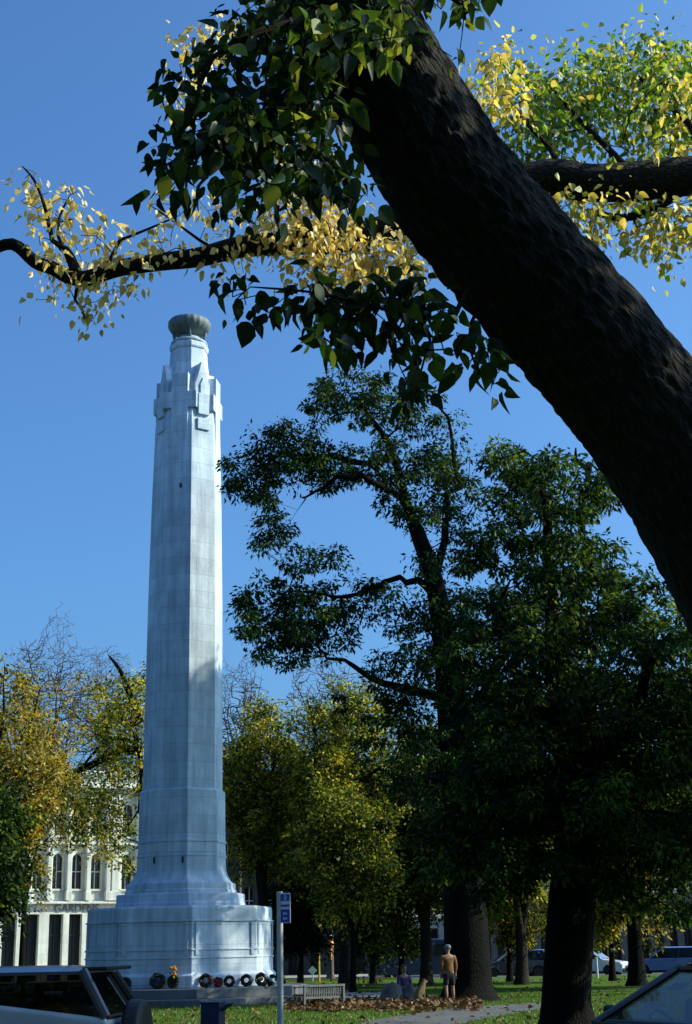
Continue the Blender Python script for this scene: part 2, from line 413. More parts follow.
# plinth
pt = Z(907)
Rp = rad(188, 950)
b = MB(); octa(b, [(Rp*1.03, PZ), (Rp*1.03, PZ+0.38), (Rp*1.0, PZ+0.45), (Rp*0.99, pt-0.06), (Rp*0.975, pt)])
b.build('plinth', M['marble'], mon, uv=True, bevel=0.03)
b = MB()
for zz in (Z(958), Z(950), Z(922)):
    octa(b, [(Rp*0.998, zz-0.02), (Rp*1.006, zz-0.012), (Rp*1.006, zz+0.03), (Rp*0.998, zz+0.034)])
b.build('plinth_moulding', M['marble'], mon, uv=True)
# raised frame borders on the plinth faces
b = MB()
ap = Rp*0.997*math.cos(PI/8)
for k in range(8):
    a = BA+k*PI/4; rot = Matrix.Rotation(a, 4, 'Z')
    L = 2*Rp*math.sin(PI/8)
    for sgn in (-1, 1):
        v = rot @ Vector((ap+0.02, sgn*(L/2-0.18), 0))
        b = MB(); b.box((v.x, v.y, (Z(958)+Z(922))/2+0.02), (0.03, 0.12, Z(922)-Z(958)-0.12), rz=a)
        b.build('plinth_border', M['marble'], mon, uv=True, bevel=0.015)
# tiers above the plinth
t1 = Z(893); t2 = Z(884); t3 = Z(862)
R1 = rad(131, 900); R2 = rad(110, 888)
b = MB(); octa(b, [(R1, pt-0.02), (R1, pt+0.12), (R1*0.985, pt+0.16), (R1*0.985, t1-0.04), (R1*0.97, t1)]); b.build('base_tier', M['marble'], mon, uv=True, bevel=0.02)
b = MB(); octa(b, [(R2*1.02, t1-0.02), (R2*1.02, t1+0.1), (R2, t1+0.14), (R2, t2), (R2*0.985, t2+0.06)]); b.build('base_tier', M['marble'], mon, uv=True, bevel=0.02)
Rc0 = rad(89, 862)
prof = []
for i in range(9):                     # concave flare from the tier up into the shaft base
    t = i/8; prof.append((Rc0+(R2*0.96-Rc0)*(1-t)**2.6, t2+0.05+(t3-t2-0.05)*t))
s1 = Z(787.5)
prof += [(rad(88, 850), Z(850)), (rad(85.5, 790), s1-0.06), (rad(83.5, 790), s1)]
b = MB(); octa(b, prof); b.build('shaft_base', M['marble'], mon, uv=True, bevel=0.012)
b = MB()
for zz in (Z(855.5), Z(841)):
    octa(b, [(Rc0*0.985, zz-0.02), (Rc0*1.012, zz-0.01), (Rc0*1.012, zz+0.05), (Rc0*0.97, zz+0.07)])
b.build('shaft_moulding', M['marble'], mon, uv=True)
# shaft
s2 = Z(408); s3 = Z(379); s4 = Z(368); s5 = Z(339)
prof = [(rad(80, 787), s1-0.02), (rad(77.5, 700), Z(700)), (rad(74.5, 600), Z(600)), (rad(70, 500), Z(500)), (rad(65, 420), Z(420)), (rad(60, 405), Z(400)),
        (rad(52, 380), Z(384)), (rad(43, 370), Z(369)), (rad(38.5, 350), Z(352)), (rad(36.5, 342), s5)]
b = MB(); octa(b, prof); b.build('shaft', M['marble'], mon, uv=True, bevel=0.012)
# ventilation slot
# crosses on the four main faces, pinnacles on the four diagonal faces
unit = mpp((MX, MY, Z(410)))
def face_mtx(a, dist): return Matrix.Translation((0, 0, 0)) @ Matrix.Rotation(a, 4, 'Z') @ Matrix.Translation((dist, 0, 0)) @ Matrix.Rotation(PI/2, 4, 'Z') @ Matrix.Rotation(PI/2, 4, 'X')
# local axes after mtx: x -> along face, y -> up, z -> outwards
zc = Z(399)
for k in (0, 2, 4, 6):
    a = BA+k*PI/4
    b = MB()
    hw = 8.4*unit; aw = 17*unit
    z0, z1, z2, z3 = Z(462), Z(406), Z(390), Z(371)
    dd = rad(60, 405)*math.cos(PI/8)
    poly = [(-hw, z0), (hw, z0), (hw, z1), (aw, z1), (aw, z2), (hw, z2), (hw, z3), (-hw, z3), (-hw, z2), (-aw, z2), (-aw, z1), (-hw, z1)]
    b.prism(poly, 0.42, face_mtx(a, dd-0.3))
    b.build('carved_cross', M['marble'], mon, uv=True, bevel=0.02)
for k in (1, 3, 5, 7):
    a = BA+k*PI/4
    b = MB(); dd = rad(60, 405)*math.cos(PI/8)
    z0, z1, z2, z3, z4 = Z(412), Z(391), Z(381), Z(374), Z(358)
    h1 = 6.2*unit
    b.prism([(-h1, z0), (h1, z0), (h1, z1), (-h1, z1)], 0.5, face_mtx(a, dd-0.34))
    b.prism([(-h1*1.35, z1+0.004), (h1*1.35, z1+0.004), (h1*1.35, z2), (h1*0.95, z3), (h1*0.25, z4), (-h1*0.25, z4), (-h1*0.95, z3), (-h1*1.35, z2)], 0.5, face_mtx(a, dd-0.47))
    b.prism([(-h1*0.5, z1+0.01), (h1*0.5, z1+0.01), (h1*0.5, z2), (0, z3), (-h1*0.5, z2)], 0.2, face_mtx(a, dd-0.12))
    b.build('pinnacle', M['marble'], mon, uv=True, bevel=0.02)
    b = MB(); z5, z6 = Z(427), Z(416)
    dl = rad(65.5, 420)*math.cos(PI/8)
    b.prism([(-h1*1.1, z5), (h1*1.1, z5), (h1*1.1, z6), (-h1*1.1, z6)], 0.14, face_mtx(a, dl-0.08))
    b.build('corbel_block', M['marble'], mon, uv=True, bevel=0.02)
# collar and bowl
rr = rad(38, 340)
b = MB(); octa(b, [(rr*1.0, s5-0.02), (rr*1.03, s5+0.05), (rr*1.03, s5+0.2), (rr*0.9, s5+0.28)]); b.build('collar', M['marble'], mon, uv=True, bevel=0.01)
b = MB(); zt = s5+0.24
b.lathe([(rr*0.92, zt), (rr*0.98, zt+0.06), (rr*0.92, zt+0.13), (rr*0.66, zt+0.16), (rr*0.62, zt+0.3)], 32); b.build('collar_ring', M['marble'], mon, smooth=True)
zb = zt+0.25; Rb = rad(42.5, 318); zt2 = zrow(313.5, 0.7)
def flute(r, a, z): return r*(1+0.012*math.cos(a*20)) if z > zb+0.05 else r
b = MB(); b.lathe([(Rb*0.45, zt+0.1), (Rb*0.4, zt+0.3), (Rb*0.42, zt2-0.6)], 32); b.build('bowl_foot', M['bronze'], mon, smooth=True)
zb = zt2-0.64; hb = zt2-zb
pr = [(Rb*0.42, zb), (Rb*0.46, zb+0.06), (Rb*0.7, zb+0.15*hb), (Rb*0.88, zb+0.32*hb), (Rb*0.97, zb+0.5*hb), (Rb*1.0, zb+0.68*hb), (Rb*0.985, zb+hb*0.84), (Rb*0.93, zb+hb*0.95), (Rb*0.87, zb+hb), (Rb*0.8, zb+hb*0.94), (Rb*0.3, zb+hb*0.7)]
b = MB(); b.lathe(pr, 120, rfun=flute); b.build('bowl', M['bronze'], mon, smooth=True)
for k in range(4):
    a = BA+PI/4*k*2+0.3
    b = MB(); b.tube([(Rb*0.62*math.cos(a), Rb*0.62*math.sin(a), zt+0.08), (Rb*0.75*math.cos(a), Rb*0.75*math.sin(a), zb+0.2*hb), (Rb*0.8*math.cos(a), Rb*0.8*math.sin(a), zb+0.45*hb)], [0.07, 0.05, 0.04])
    b.build('bowl_bracket', M['bronze'], mon, smooth=True)
# small slot and drain marks
b = MB(); a = BA; zz = Z(484.5)
dist = rad(69.5, 484)*math.cos(PI/8)
v = Matrix.Rotation(a, 3, 'Z') @ Vector((dist+0.0, 0.1, 0)); b.box((v.x, v.y, zz), (0.05, 0.07, 0.16), rz=a)
b.build('vent_slot', M['void'], mon)
for s_ in (-0.52, 0.42):
    b = MB(); v = Matrix.Rotation(BA, 3, 'Z') @ Vector((Rc0*math.cos(PI/8)*1.0, s_*2*Rc0*math.sin(PI/8)*0.9, 0)); b.box((v.x, v.y, Z(860)), (0.06, 0.06, 0.2), rz=BA)
    b.build('drain_spout', M['void'], mon)
# steps
Rs1 = Rp+1.35; Rs2 = Rp+2.2
b = MB(); octa(b, [(Rs2, 0.001), (Rs2, 0.21)]); b.build('step', M['marble_step'], mon, uv=True, bevel=0.015)
b = MB(); octa(b, [(Rs1, 0.211), (Rs1, PZ)]); b.build('step', M['marble_step'], mon, uv=True, bevel=0.015)

# wreaths on the upper step, leaning on the plinth
def wreath(px, py, rpx, label, centre=None, flowers=None, oval=1.0, top=None):
    Y = MY-Rp-0.8
    while True:
        p = P(px, py, Y); d_ = Vector((p.x-MX, p.y-MY))
        ins = max(d_.x*math.cos(BA+k*PI/4)+d_.y*math.sin(BA+k*PI/4) for k in range(8))
        if ins < Rp*1.03*math.cos(PI/8)+0.2 or Y > MY: break
        Y += 0.03
    r = rpx*mpp(p)
    w_ = empty('wreath', (p.x, p.y, PZ+0.003), 0, label, 'wreath', 'wreaths on the monument step'); w_.rotation_euler = (random.uniform(-.06, .03), random.uniform(-.1, .1), random.uniform(-.3, .3))
    tilt = Matrix.Rotation(math.radians(-12), 4, 'X')
    b = MB(); n, k = 26, 10
    vs = []; fs = []
    for i in range(n):
        a = 2*PI*i/n
        for j in range(k):
            c = 2*PI*j/k; rr_ = r*0.3*(1+random.uniform(-0.3, 0.3))
            R_ = r*0.7+rr_*math.cos(c)
            q = tilt @ Vector((R_*math.cos(a), rr_*math.sin(c)*0.8, R_*math.sin(a)*oval))
            vs.append(q+Vector((0, 0, r*oval*0.98)))
    for i in range(n):
        for j in range(k): fs.append((i*k+j, i*k+(j+1) % k, ((i+1) % n)*k+(j+1) % k, ((i+1) % n)*k+j))
    b.add(vs, fs); b.build('leaf_ring', M['wreath'], w_)
    if centre:
        b = MB(); q = tilt @ Vector((0, 0, 0)); b.ball((q.x, q.y, r*oval*0.98), r*0.42, 12, 6, (1, 0.3, oval)); b.build('centre_card', M[centre], w_)
    if flowers:
        fm, cnt = flowers
        for i in range(cnt):
            a = 2*PI*i/cnt+0.4+random.uniform(-.3, .3); q = tilt @ Vector((r*0.72*math.cos(a), -r*0.28, r*0.72*math.sin(a)*oval))
            b = MB(); b.ball((q.x, q.y, q.z+r*oval*0.98), r*0.2, 8, 5, (1, 0.6, 1)); b.build('flower', M[fm], w_)
    if top:
        b = MB()
        for i in range(14):
            b.ball((random.gauss(0, r*0.25), random.uniform(-.05, .1)+r*0.1, r*oval*1.95+random.uniform(-0.1, 0.28)), r*0.24, 8, 5)
        b.build('flower_spray', M[top], w_)
wreath(126, 980, 6, 'small plain dark wreath farthest left on the memorial step', 'dark_cloth')
wreath(157.5, 979, 8, 'large dark wreath with a blue centre left of the orange flowers', 'bin')
wreath(173, 979.5, 6.3, 'oval dark wreath topped by a spray of orange yellow flowers', 'dark_cloth', None, 1.1, 'petal_gold')
wreath(205.5, 980, 7.2, 'dark wreath with a white centre and red flowers below lit plinth face', 'petal_white', ('poppy', 2))
wreath(218, 980.5, 5.2, 'wreath thick with red flowers between two dark wreaths', 'poppy', ('poppy', 6))
wreath(229, 980, 5.8, 'dark wreath with two red flowers right of the red one', None, ('poppy', 2))
wreath(247, 980, 6.2, 'plain dark green wreath left of one with white centre near sign post', None, ('poppy', 1))
wreath(261, 980, 6.6, 'dark wreath with white flowers at its foot beside the sign post', None, ('petal_white', 2))
w9 = empty('flower_bunch', (P(273, 985, MY-2.6).x, MY-2.6, PZ+0.003), 0, 'low bunch of yellow and white flowers behind the sign post', 'flowers')
for mt_, cnt in (('petal_gold', 7), ('petal_white', 7), ('wreath', 10)):
    for i in range(cnt):
        b = MB(); b.ball((random.gauss(0, 0.2), random.gauss(0, 0.1), random.uniform(0.05, 0.33)), 0.07, 8, 5)
        b.build({'petal_gold': 'yellow_flower', 'petal_white': 'white_flower', 'wreath': 'stem_leaves'}[mt_], M[mt_], w9)

# ------------------------------------------------------------------ trees
class Skel:
    def __init__(s): s.p = []; s.par = []; s.r = []          # r = fixed radius or None
    def chain(s, pts, radii, parent=-1):
        ids = []
        for q, r in zip(pts, radii):
            s.p.append(np.array(q, float)); s.par.append(parent); s.r.append(r); parent = len(s.p)-1; ids.append(parent)
        return ids
    def grow(s, targets, seg=0.6, wig=0.12, droop=0.0, avoid_low=0.0, bend=0.22):
        T = np.array(targets); A = np.array(s.p)
        d0 = np.min(np.linalg.norm(T[:, None]-A[None, :, :][:, ::max(1, len(A)//400)], axis=2), axis=1)
        ends = []
        for ti in np.argsort(d0):
            t = T[ti]; A = np.array(s.p); v = A-t; d = np.linalg.norm(v, axis=1)+np.maximum(0, v[:, 2])*avoid_low
            i = int(np.argmin(d)); a = A[i]; L = np.linalg.norm(t-a); n = max(1, int(L/seg))
            par = i; dirv = (t-a)/max(L, 1e-6)
            pd = a-A[s.par[i]] if s.par[i] >= 0 else np.array([0, 0, 1.0]); pd = pd/max(np.linalg.norm(pd), 1e-6)
            for k in range(1, n+1):
                f = k/n; q = a+(t-a)*f + pd*L*bend*math.sin(PI*f)*(1-f) + np.array([0, 0, 1])*L*droop*math.sin(PI*f)
                if k < n: q = q+RNG.normal(0, wig*seg, 3)
                s.p.append(q); s.par.append(par); s.r.append(None); par = len(s.p)-1
            ends.append(par)
        return ends
    def radii(s, r0, ex=2.3, rmax=1e9):
        n = len(s.p); acc = np.zeros(n); R = np.zeros(n)
        for i in range(n-1, -1, -1):
            if s.r[i] is not None: R[i] = s.r[i]
            else: R[i] = min(rmax, max(r0, acc[i]**(1/ex) if acc[i] > 0 else r0))
            if s.par[i] >= 0: acc[s.par[i]] += R[i]**ex
        for i in range(n):
            if s.par[i] >= 0 and s.r[i] is None: R[i] = min(R[i], R[s.par[i]]*0.97)
        R = np.maximum(R, r0*0.6); s.R = R
        return R
    def meshes(s, thr=None, sides=(10, 5)):
        n = len(s.p); ch = [[] for _ in range(n)]
        for i in range(n):
            if s.par[i] >= 0: ch[s.par[i]].append(i)
        chains = []; stack = [(i, None) for i in range(n) if s.par[i] < 0]
        while stack:
            i, fr = stack.pop(); c = [fr] if fr is not None else []
            while True:
                c.append(i)
                if not ch[i]: break
                o = sorted(ch[i], key=lambda k: -s.R[k])
                if s.r[i] is not None:
                    o = sorted(ch[i], key=lambda k: (s.r[k] is None, -s.R[k]))
                for k in o[1:]: stack.append((k, i))
                if s.r[i] is not None and s.r[o[0]] is None and s.R[o[0]] < s.r[i]*0.5:
                    stack.append((o[0], i)); break
                i = o[0]
            if len(c) > 1: chains.append((c, fr is not None))
        return chains
def chains_to_mesh(s, chains, name, m, parent, nside=8, smooth=True, rfun=None):
    V = []; F = []; UV = []
    off = 0
    for c, br in chains:
        pts = np.array([s.p[i] for i in c]); R = np.array([s.R[i] for i in c])
        if br: R[0] = min(R[0], R[1]*1.25)
        n = nside if R.max() > 0.05 else (5 if R.max() > 0.02 else 3)
        tv = np.gradient(pts, axis=0); tv /= np.maximum(np.linalg.norm(tv, axis=1, keepdims=True), 1e-9)
        up = np.cross(tv[0], [0.31, 0.9, 0.3]); up /= max(np.linalg.norm(up), 1e-9); Ls = 0
        for k in range(len(c)):
            t = tv[k]; up = up-t*up.dot(t); up /= max(np.linalg.norm(up), 1e-9); sd = np.cross(t, up)
            if k: Ls += np.linalg.norm(pts[k]-pts[k-1])
            for j in range(n):
                a = 2*PI*j/n; V.append(pts[k]+(up*math.cos(a)+sd*math.sin(a))*R[k])
        Ls = np.concatenate([[0], np.cumsum(np.linalg.norm(np.diff(pts, axis=0), axis=1))])
        circ = max(1, round(2*PI*R.mean()/0.5*2)/2) if R.max() > 0.1 else 0.5
        for k in range(len(c)-1):
            for j in range(n):
                F.append((off+k*n+j, off+k*n+(j+1) % n, off+(k+1)*n+(j+1) % n, off+(k+1)*n+j))
                UV += [(j/n*circ, Ls[k]), ((j+1)/n*circ, Ls[k]), ((j+1)/n*circ, Ls[k+1]), (j/n*circ, Ls[k+1])]
        off += len(c)*n
    me = bpy.data.meshes.new(name); me.from_pydata([tuple(v) for v in V], [], F)
    ul = me.uv_layers.new(name='UVMap'); ul.data.foreach_set('uv', np.array(UV, np.float32).ravel())
    return link(name, me, m, parent, smooth)
def norm(a): return a/np.maximum(np.linalg.norm(a, axis=1, keepdims=True), 1e-9)
RH = np.array([(0, 0, 0), (0.42, 0.5, 0.06), (1, 0, -0.05), (0.42, -0.5, 0.06)])
RHF = [(0, 1, 2, 3)]
HEART = np.array([(0.0, 0, 0), (0.02, 0.09, 0.03), (0.14, 0.27, 0.09), (0.4, 0.4, 0.06), (0.72, 0.27, -0.06), (1.1, 0, -0.24), (0.72, -0.27, -0.06), (0.4, -0.4, 0.06), (0.14, -0.27, 0.09), (0.02, -0.09, 0.03), (0.4, 0, -0.03), (0.72, 0, -0.12)])
HEARTF = [(0, 1, 2, 10), (2, 3, 4, 10), (4, 5, 11, 10), (0, 10, 8, 9), (8, 10, 6, 7), (6, 10, 11, 5)]
HEARTF = [(0, 10, 2, 1), (10, 4, 3, 2), (10, 11, 5, 4), (0, 9, 8, 10), (10, 8, 7, 6), (10, 6, 5, 11)]
def leaves(name, pos, dirv, nrm, size, width, tintv, m, parent, shape='rh'):
    Vt, Ft = (RH, RHF) if shape == 'rh' else (HEART, HEARTF)
    pos = np.asarray(pos); d = norm(dirv); n = nrm-d*np.sum(nrm*d, 1, keepdims=True); n = norm(n); s_ = np.cross(n, d)
    k = len(Vt); Nn = len(pos)
    size = np.asarray(size).reshape(-1, 1); width = np.asarray(width).reshape(-1, 1)
    V = np.empty((Nn, k, 3), np.float32); big_ = shape != 'rh'
    skw = RNG.normal(0, 0.1, (Nn, 1)) if big_ else 0; crl = RNG.uniform(-0.4, 2.6, (Nn, 1)) if big_ else 1
    wl = RNG.uniform(0.72, 1.15, (Nn, 1)) if big_ else 1; wr_ = RNG.uniform(0.72, 1.15, (Nn, 1)) if big_ else 1
    for i, (u, v, z) in enumerate(Vt):
        V[:, i] = pos+d*size*(u+skw*v)+s_*width*v*(wl if v > 0 else wr_)+n*size*z*crl
    me = bpy.data.meshes.new(name)
    me.vertices.add(Nn*k); me.vertices.foreach_set('co', V.ravel())
    nf = len(Ft); Fa = np.array(Ft).ravel()
    idx = (np.arange(Nn)[:, None]*k+Fa[None, :]).ravel().astype(np.int32)
    me.loops.add(len(idx)); me.loops.foreach_set('vertex_index', idx)
    npoly = Nn*nf; me.polygons.add(npoly)
    me.polygons.foreach_set('loop_start', (np.arange(npoly)*4).astype(np.int32))
    at = me.attributes.new('tint', 'FLOAT', 'FACE'); at.data.foreach_set('value', np.repeat(np.asarray(tintv, np.float32), nf))
    me.update(calc_edges=True)
    return link(name, me, m, parent)
def sprays(ends, per, rad_, leaf, aspect=0.42, flat=0.6, droop=0.5, tint_mid=0.5, tint_sd=0.25, clump_sd=0.18, tfun=None):
    """leaf positions for a spray of leaves round every target"""
    E = np.repeat(np.asarray(ends), per, axis=0); n = len(E)
    o = RNG.normal(0, 1, (n, 3)); o = norm(o)*(RNG.random((n, 1))**0.45)
    rs = np.repeat(np.clip(np.exp(RNG.normal(-0.05, 0.34, len(ends))), 0.4, 1.9), per)[:, None]
    o = o*rad_*rs; o[:, 2] *= flat
    o[:, 2] -= droop*0.35*(o[:, 0]**2+o[:, 1]**2)/rad_
    pos = E+o
    d = norm(o)+RNG.normal(0, 0.45, (n, 3)); d[:, 2] -= droop
    nr = RNG.normal(0, 0.6, (n, 3)); nr[:, 2] += 0.8
    sz = leaf*RNG.uniform(0.65, 1.35, n)
    tn = tint_mid+np.repeat(RNG.normal(0, clump_sd, len(ends)), per)+RNG.normal(0, tint_sd, n)
    if tfun is not None: tn = tn+tfun(pos)
    return pos, d, nr, sz, sz*aspect, np.clip(tn, 0, 1)
def circle_targets(circles, Y, spread, shape=1.0, k=1.0):
    out = []
    for c in circles:
        px, py, r, n = c[:4]; dy = c[4] if len(c) > 4 else 0
        for _ in range(n):
            a = random.uniform(0, 2*PI); q = k*r*math.sqrt(random.random())
            out.append(tuple(P(px+q*math.cos(a), py+q*math.sin(a)*shape, Y+dy+random.gauss(0, spread))))
    return out
def PR(px, py, Y, rpx): p = P(px, py, Y); return tuple(p), rpx*mpp(p)
def limb(sk, pts, Y, parent=-1, sub=3, jit=0.0):
    """pts: (px, py, radius_px[, dY]); smoothed by Catmull-Rom"""
    q = []
    for t in pts:
        p, r = PR(t[0], t[1], Y+(t[3] if len(t) > 3 else 0), t[2]); q.append(np.array([*p, r]))
    out = []
    for i in range(len(q)-1):
        p0 = q[max(i-1, 0)]; p1 = q[i]; p2 = q[i+1]; p3 = q[min(i+2, len(q)-1)]
        for k in range(sub):
            t = k/sub
            out.append(0.5*((2*p1)+(-p0+p2)*t+(2*p0-5*p1+4*p2-p3)*t*t+(-p0+3*p1-3*p2+p3)*t**3))
    out.append(q[-1])
    if jit:
        for o in out[1:]: o[:3] += RNG.normal(0, jit, 3)
    out[-1][3] *= 0.35
    return sk.chain([o[:3] for o in out], [max(0.003, o[3]) for o in out], parent)
def ground_start(px, Y, rpx):
    """base point straight under the given pixel column"""
    p = G(px, 0.0) if False else None
def split_build(sk, r0, root, bark, ex=2.3, sides=10, rmax=1e9, trunk_min=0.06):
    sk.radii(r0, ex, rmax); ch = sk.meshes()
    big = [c for c in ch if max(sk.R[i] for i in c[0][1:]) >= trunk_min]; small = [c for c in ch if not max(sk.R[i] for i in c[0][1:]) >= trunk_min]
    chains_to_mesh(sk, big+small, 'trunk', bark, root, sides)
def base_of(pt): return (pt[0], pt[1], 0)

# ---- dark green trees of the middle ground
def dark_tree(label, Y, trunk, limbs, circles, spread, per, srad, leaf, group, seg=0.7, droop=0.6, lm='leaf_dark', bark='bark_dark', tm=0.4, tfun=None, name='leafy_tree', r0=0.012, tsd=0.25):
    root = empty(name, (0, 0, 0), 0, label, 'tree', group)
    sk = Skel()
    # trunk: first pt must stand on the ground
    p0, r = PR(trunk[0][0], trunk[0][1], Y, trunk[0][2])
    base = np.array([p0[0], p0[1], -0.05]); root.location = (p0[0], p0[1], 0)
    ids = sk.chain([base, base+np.array([0, 0, 0.14]), base+np.array([0, 0, 0.3])], [r*1.45, r*1.25, r*1.12])
    ids = limb(sk, trunk, Y, ids[-1])
    for lb in limbs:
        # parent = nearest trunk node
        p, _ = PR(lb[0][0], lb[0][1], Y+(lb[0][3] if len(lb[0]) > 3 else 0), 1)
        A = np.array(sk.p); i = int(np.argmin(np.linalg.norm(A-np.array(p), axis=1)))
        limb(sk, lb[1:], Y, i, 3, 0.13)
    T = circle_targets(circles, Y, spread, k=1.12)
    sk.grow(T, seg, 0.14, 0.03, 0.5)
    split_build(sk, r0, root, M[bark])
    a = sprays(T, per, srad, leaf, droop=droop, tint_mid=tm, tint_sd=tsd, tfun=tfun)
    leaves('foliage', *a, M[lm], root)
    for ch in root.children: ch.location = -root.location
    return root

random.seed(21)
YA = 45.6
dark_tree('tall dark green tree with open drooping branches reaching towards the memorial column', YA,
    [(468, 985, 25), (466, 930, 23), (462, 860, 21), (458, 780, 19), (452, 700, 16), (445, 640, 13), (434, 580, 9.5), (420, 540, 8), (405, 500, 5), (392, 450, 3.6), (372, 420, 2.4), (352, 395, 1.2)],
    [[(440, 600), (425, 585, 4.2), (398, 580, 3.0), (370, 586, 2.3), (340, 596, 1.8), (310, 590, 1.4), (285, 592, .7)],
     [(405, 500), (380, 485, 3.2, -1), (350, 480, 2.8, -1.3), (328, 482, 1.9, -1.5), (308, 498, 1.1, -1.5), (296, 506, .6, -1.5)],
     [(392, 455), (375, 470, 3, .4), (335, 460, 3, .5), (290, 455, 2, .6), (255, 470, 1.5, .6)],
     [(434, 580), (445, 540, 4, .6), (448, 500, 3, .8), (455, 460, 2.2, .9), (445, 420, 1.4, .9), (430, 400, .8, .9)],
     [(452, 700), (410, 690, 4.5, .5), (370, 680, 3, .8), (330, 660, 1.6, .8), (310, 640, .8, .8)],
     [(458, 780), (430, 775, 4, 1.4), (405, 780, 3, 2.1), (380, 770, 2, 2.5), (358, 778, 1, 2.6)],  # limb added, with its leaf clumps, to dapple the plinth with shade
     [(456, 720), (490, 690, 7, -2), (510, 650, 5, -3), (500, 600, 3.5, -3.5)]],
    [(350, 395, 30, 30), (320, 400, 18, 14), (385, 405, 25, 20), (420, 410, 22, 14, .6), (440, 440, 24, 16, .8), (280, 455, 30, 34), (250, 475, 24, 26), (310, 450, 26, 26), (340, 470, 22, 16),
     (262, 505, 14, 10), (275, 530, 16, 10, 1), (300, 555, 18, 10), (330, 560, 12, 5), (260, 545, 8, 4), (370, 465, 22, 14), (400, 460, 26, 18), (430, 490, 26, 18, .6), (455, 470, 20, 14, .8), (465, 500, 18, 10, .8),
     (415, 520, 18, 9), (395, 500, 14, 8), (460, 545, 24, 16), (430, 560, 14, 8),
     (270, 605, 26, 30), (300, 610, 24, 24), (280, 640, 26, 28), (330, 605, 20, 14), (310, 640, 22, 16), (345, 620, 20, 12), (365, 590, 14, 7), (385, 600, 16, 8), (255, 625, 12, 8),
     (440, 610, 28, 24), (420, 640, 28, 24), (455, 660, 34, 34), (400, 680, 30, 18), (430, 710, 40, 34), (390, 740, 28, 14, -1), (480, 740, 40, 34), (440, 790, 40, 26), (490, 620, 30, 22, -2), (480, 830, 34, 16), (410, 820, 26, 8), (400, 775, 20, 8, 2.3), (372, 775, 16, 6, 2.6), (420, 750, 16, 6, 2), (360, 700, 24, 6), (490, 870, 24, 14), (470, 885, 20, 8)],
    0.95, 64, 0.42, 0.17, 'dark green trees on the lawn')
YB = 29
random.seed(33)
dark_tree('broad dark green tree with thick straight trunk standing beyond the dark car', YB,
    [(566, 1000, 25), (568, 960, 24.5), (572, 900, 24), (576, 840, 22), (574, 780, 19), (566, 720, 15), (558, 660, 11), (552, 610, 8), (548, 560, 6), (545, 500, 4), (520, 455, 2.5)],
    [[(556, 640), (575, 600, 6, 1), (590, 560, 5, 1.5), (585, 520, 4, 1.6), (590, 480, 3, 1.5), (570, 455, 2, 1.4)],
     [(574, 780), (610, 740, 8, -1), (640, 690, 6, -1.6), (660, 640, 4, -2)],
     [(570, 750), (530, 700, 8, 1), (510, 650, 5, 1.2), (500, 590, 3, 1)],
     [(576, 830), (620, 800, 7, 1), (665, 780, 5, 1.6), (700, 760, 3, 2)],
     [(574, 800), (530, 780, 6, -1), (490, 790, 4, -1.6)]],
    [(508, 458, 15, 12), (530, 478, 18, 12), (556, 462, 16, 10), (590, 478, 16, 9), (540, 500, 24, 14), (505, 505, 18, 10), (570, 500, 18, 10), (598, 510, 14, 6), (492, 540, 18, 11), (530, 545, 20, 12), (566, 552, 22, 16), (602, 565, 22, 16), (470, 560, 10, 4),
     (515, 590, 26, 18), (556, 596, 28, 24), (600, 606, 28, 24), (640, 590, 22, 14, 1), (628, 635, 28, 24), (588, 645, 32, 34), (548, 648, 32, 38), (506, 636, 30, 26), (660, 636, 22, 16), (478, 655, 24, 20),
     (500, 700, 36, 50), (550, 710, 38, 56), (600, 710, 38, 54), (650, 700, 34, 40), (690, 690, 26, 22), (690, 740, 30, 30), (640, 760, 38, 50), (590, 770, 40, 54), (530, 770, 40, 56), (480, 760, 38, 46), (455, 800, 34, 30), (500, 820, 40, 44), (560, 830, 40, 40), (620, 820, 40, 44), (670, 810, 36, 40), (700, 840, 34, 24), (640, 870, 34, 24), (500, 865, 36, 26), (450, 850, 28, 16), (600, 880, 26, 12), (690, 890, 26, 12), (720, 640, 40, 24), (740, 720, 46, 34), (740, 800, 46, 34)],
    1.5, 78, 0.33, 0.135, 'dark green trees on the lawn', seg=0.5, tm=0.5)

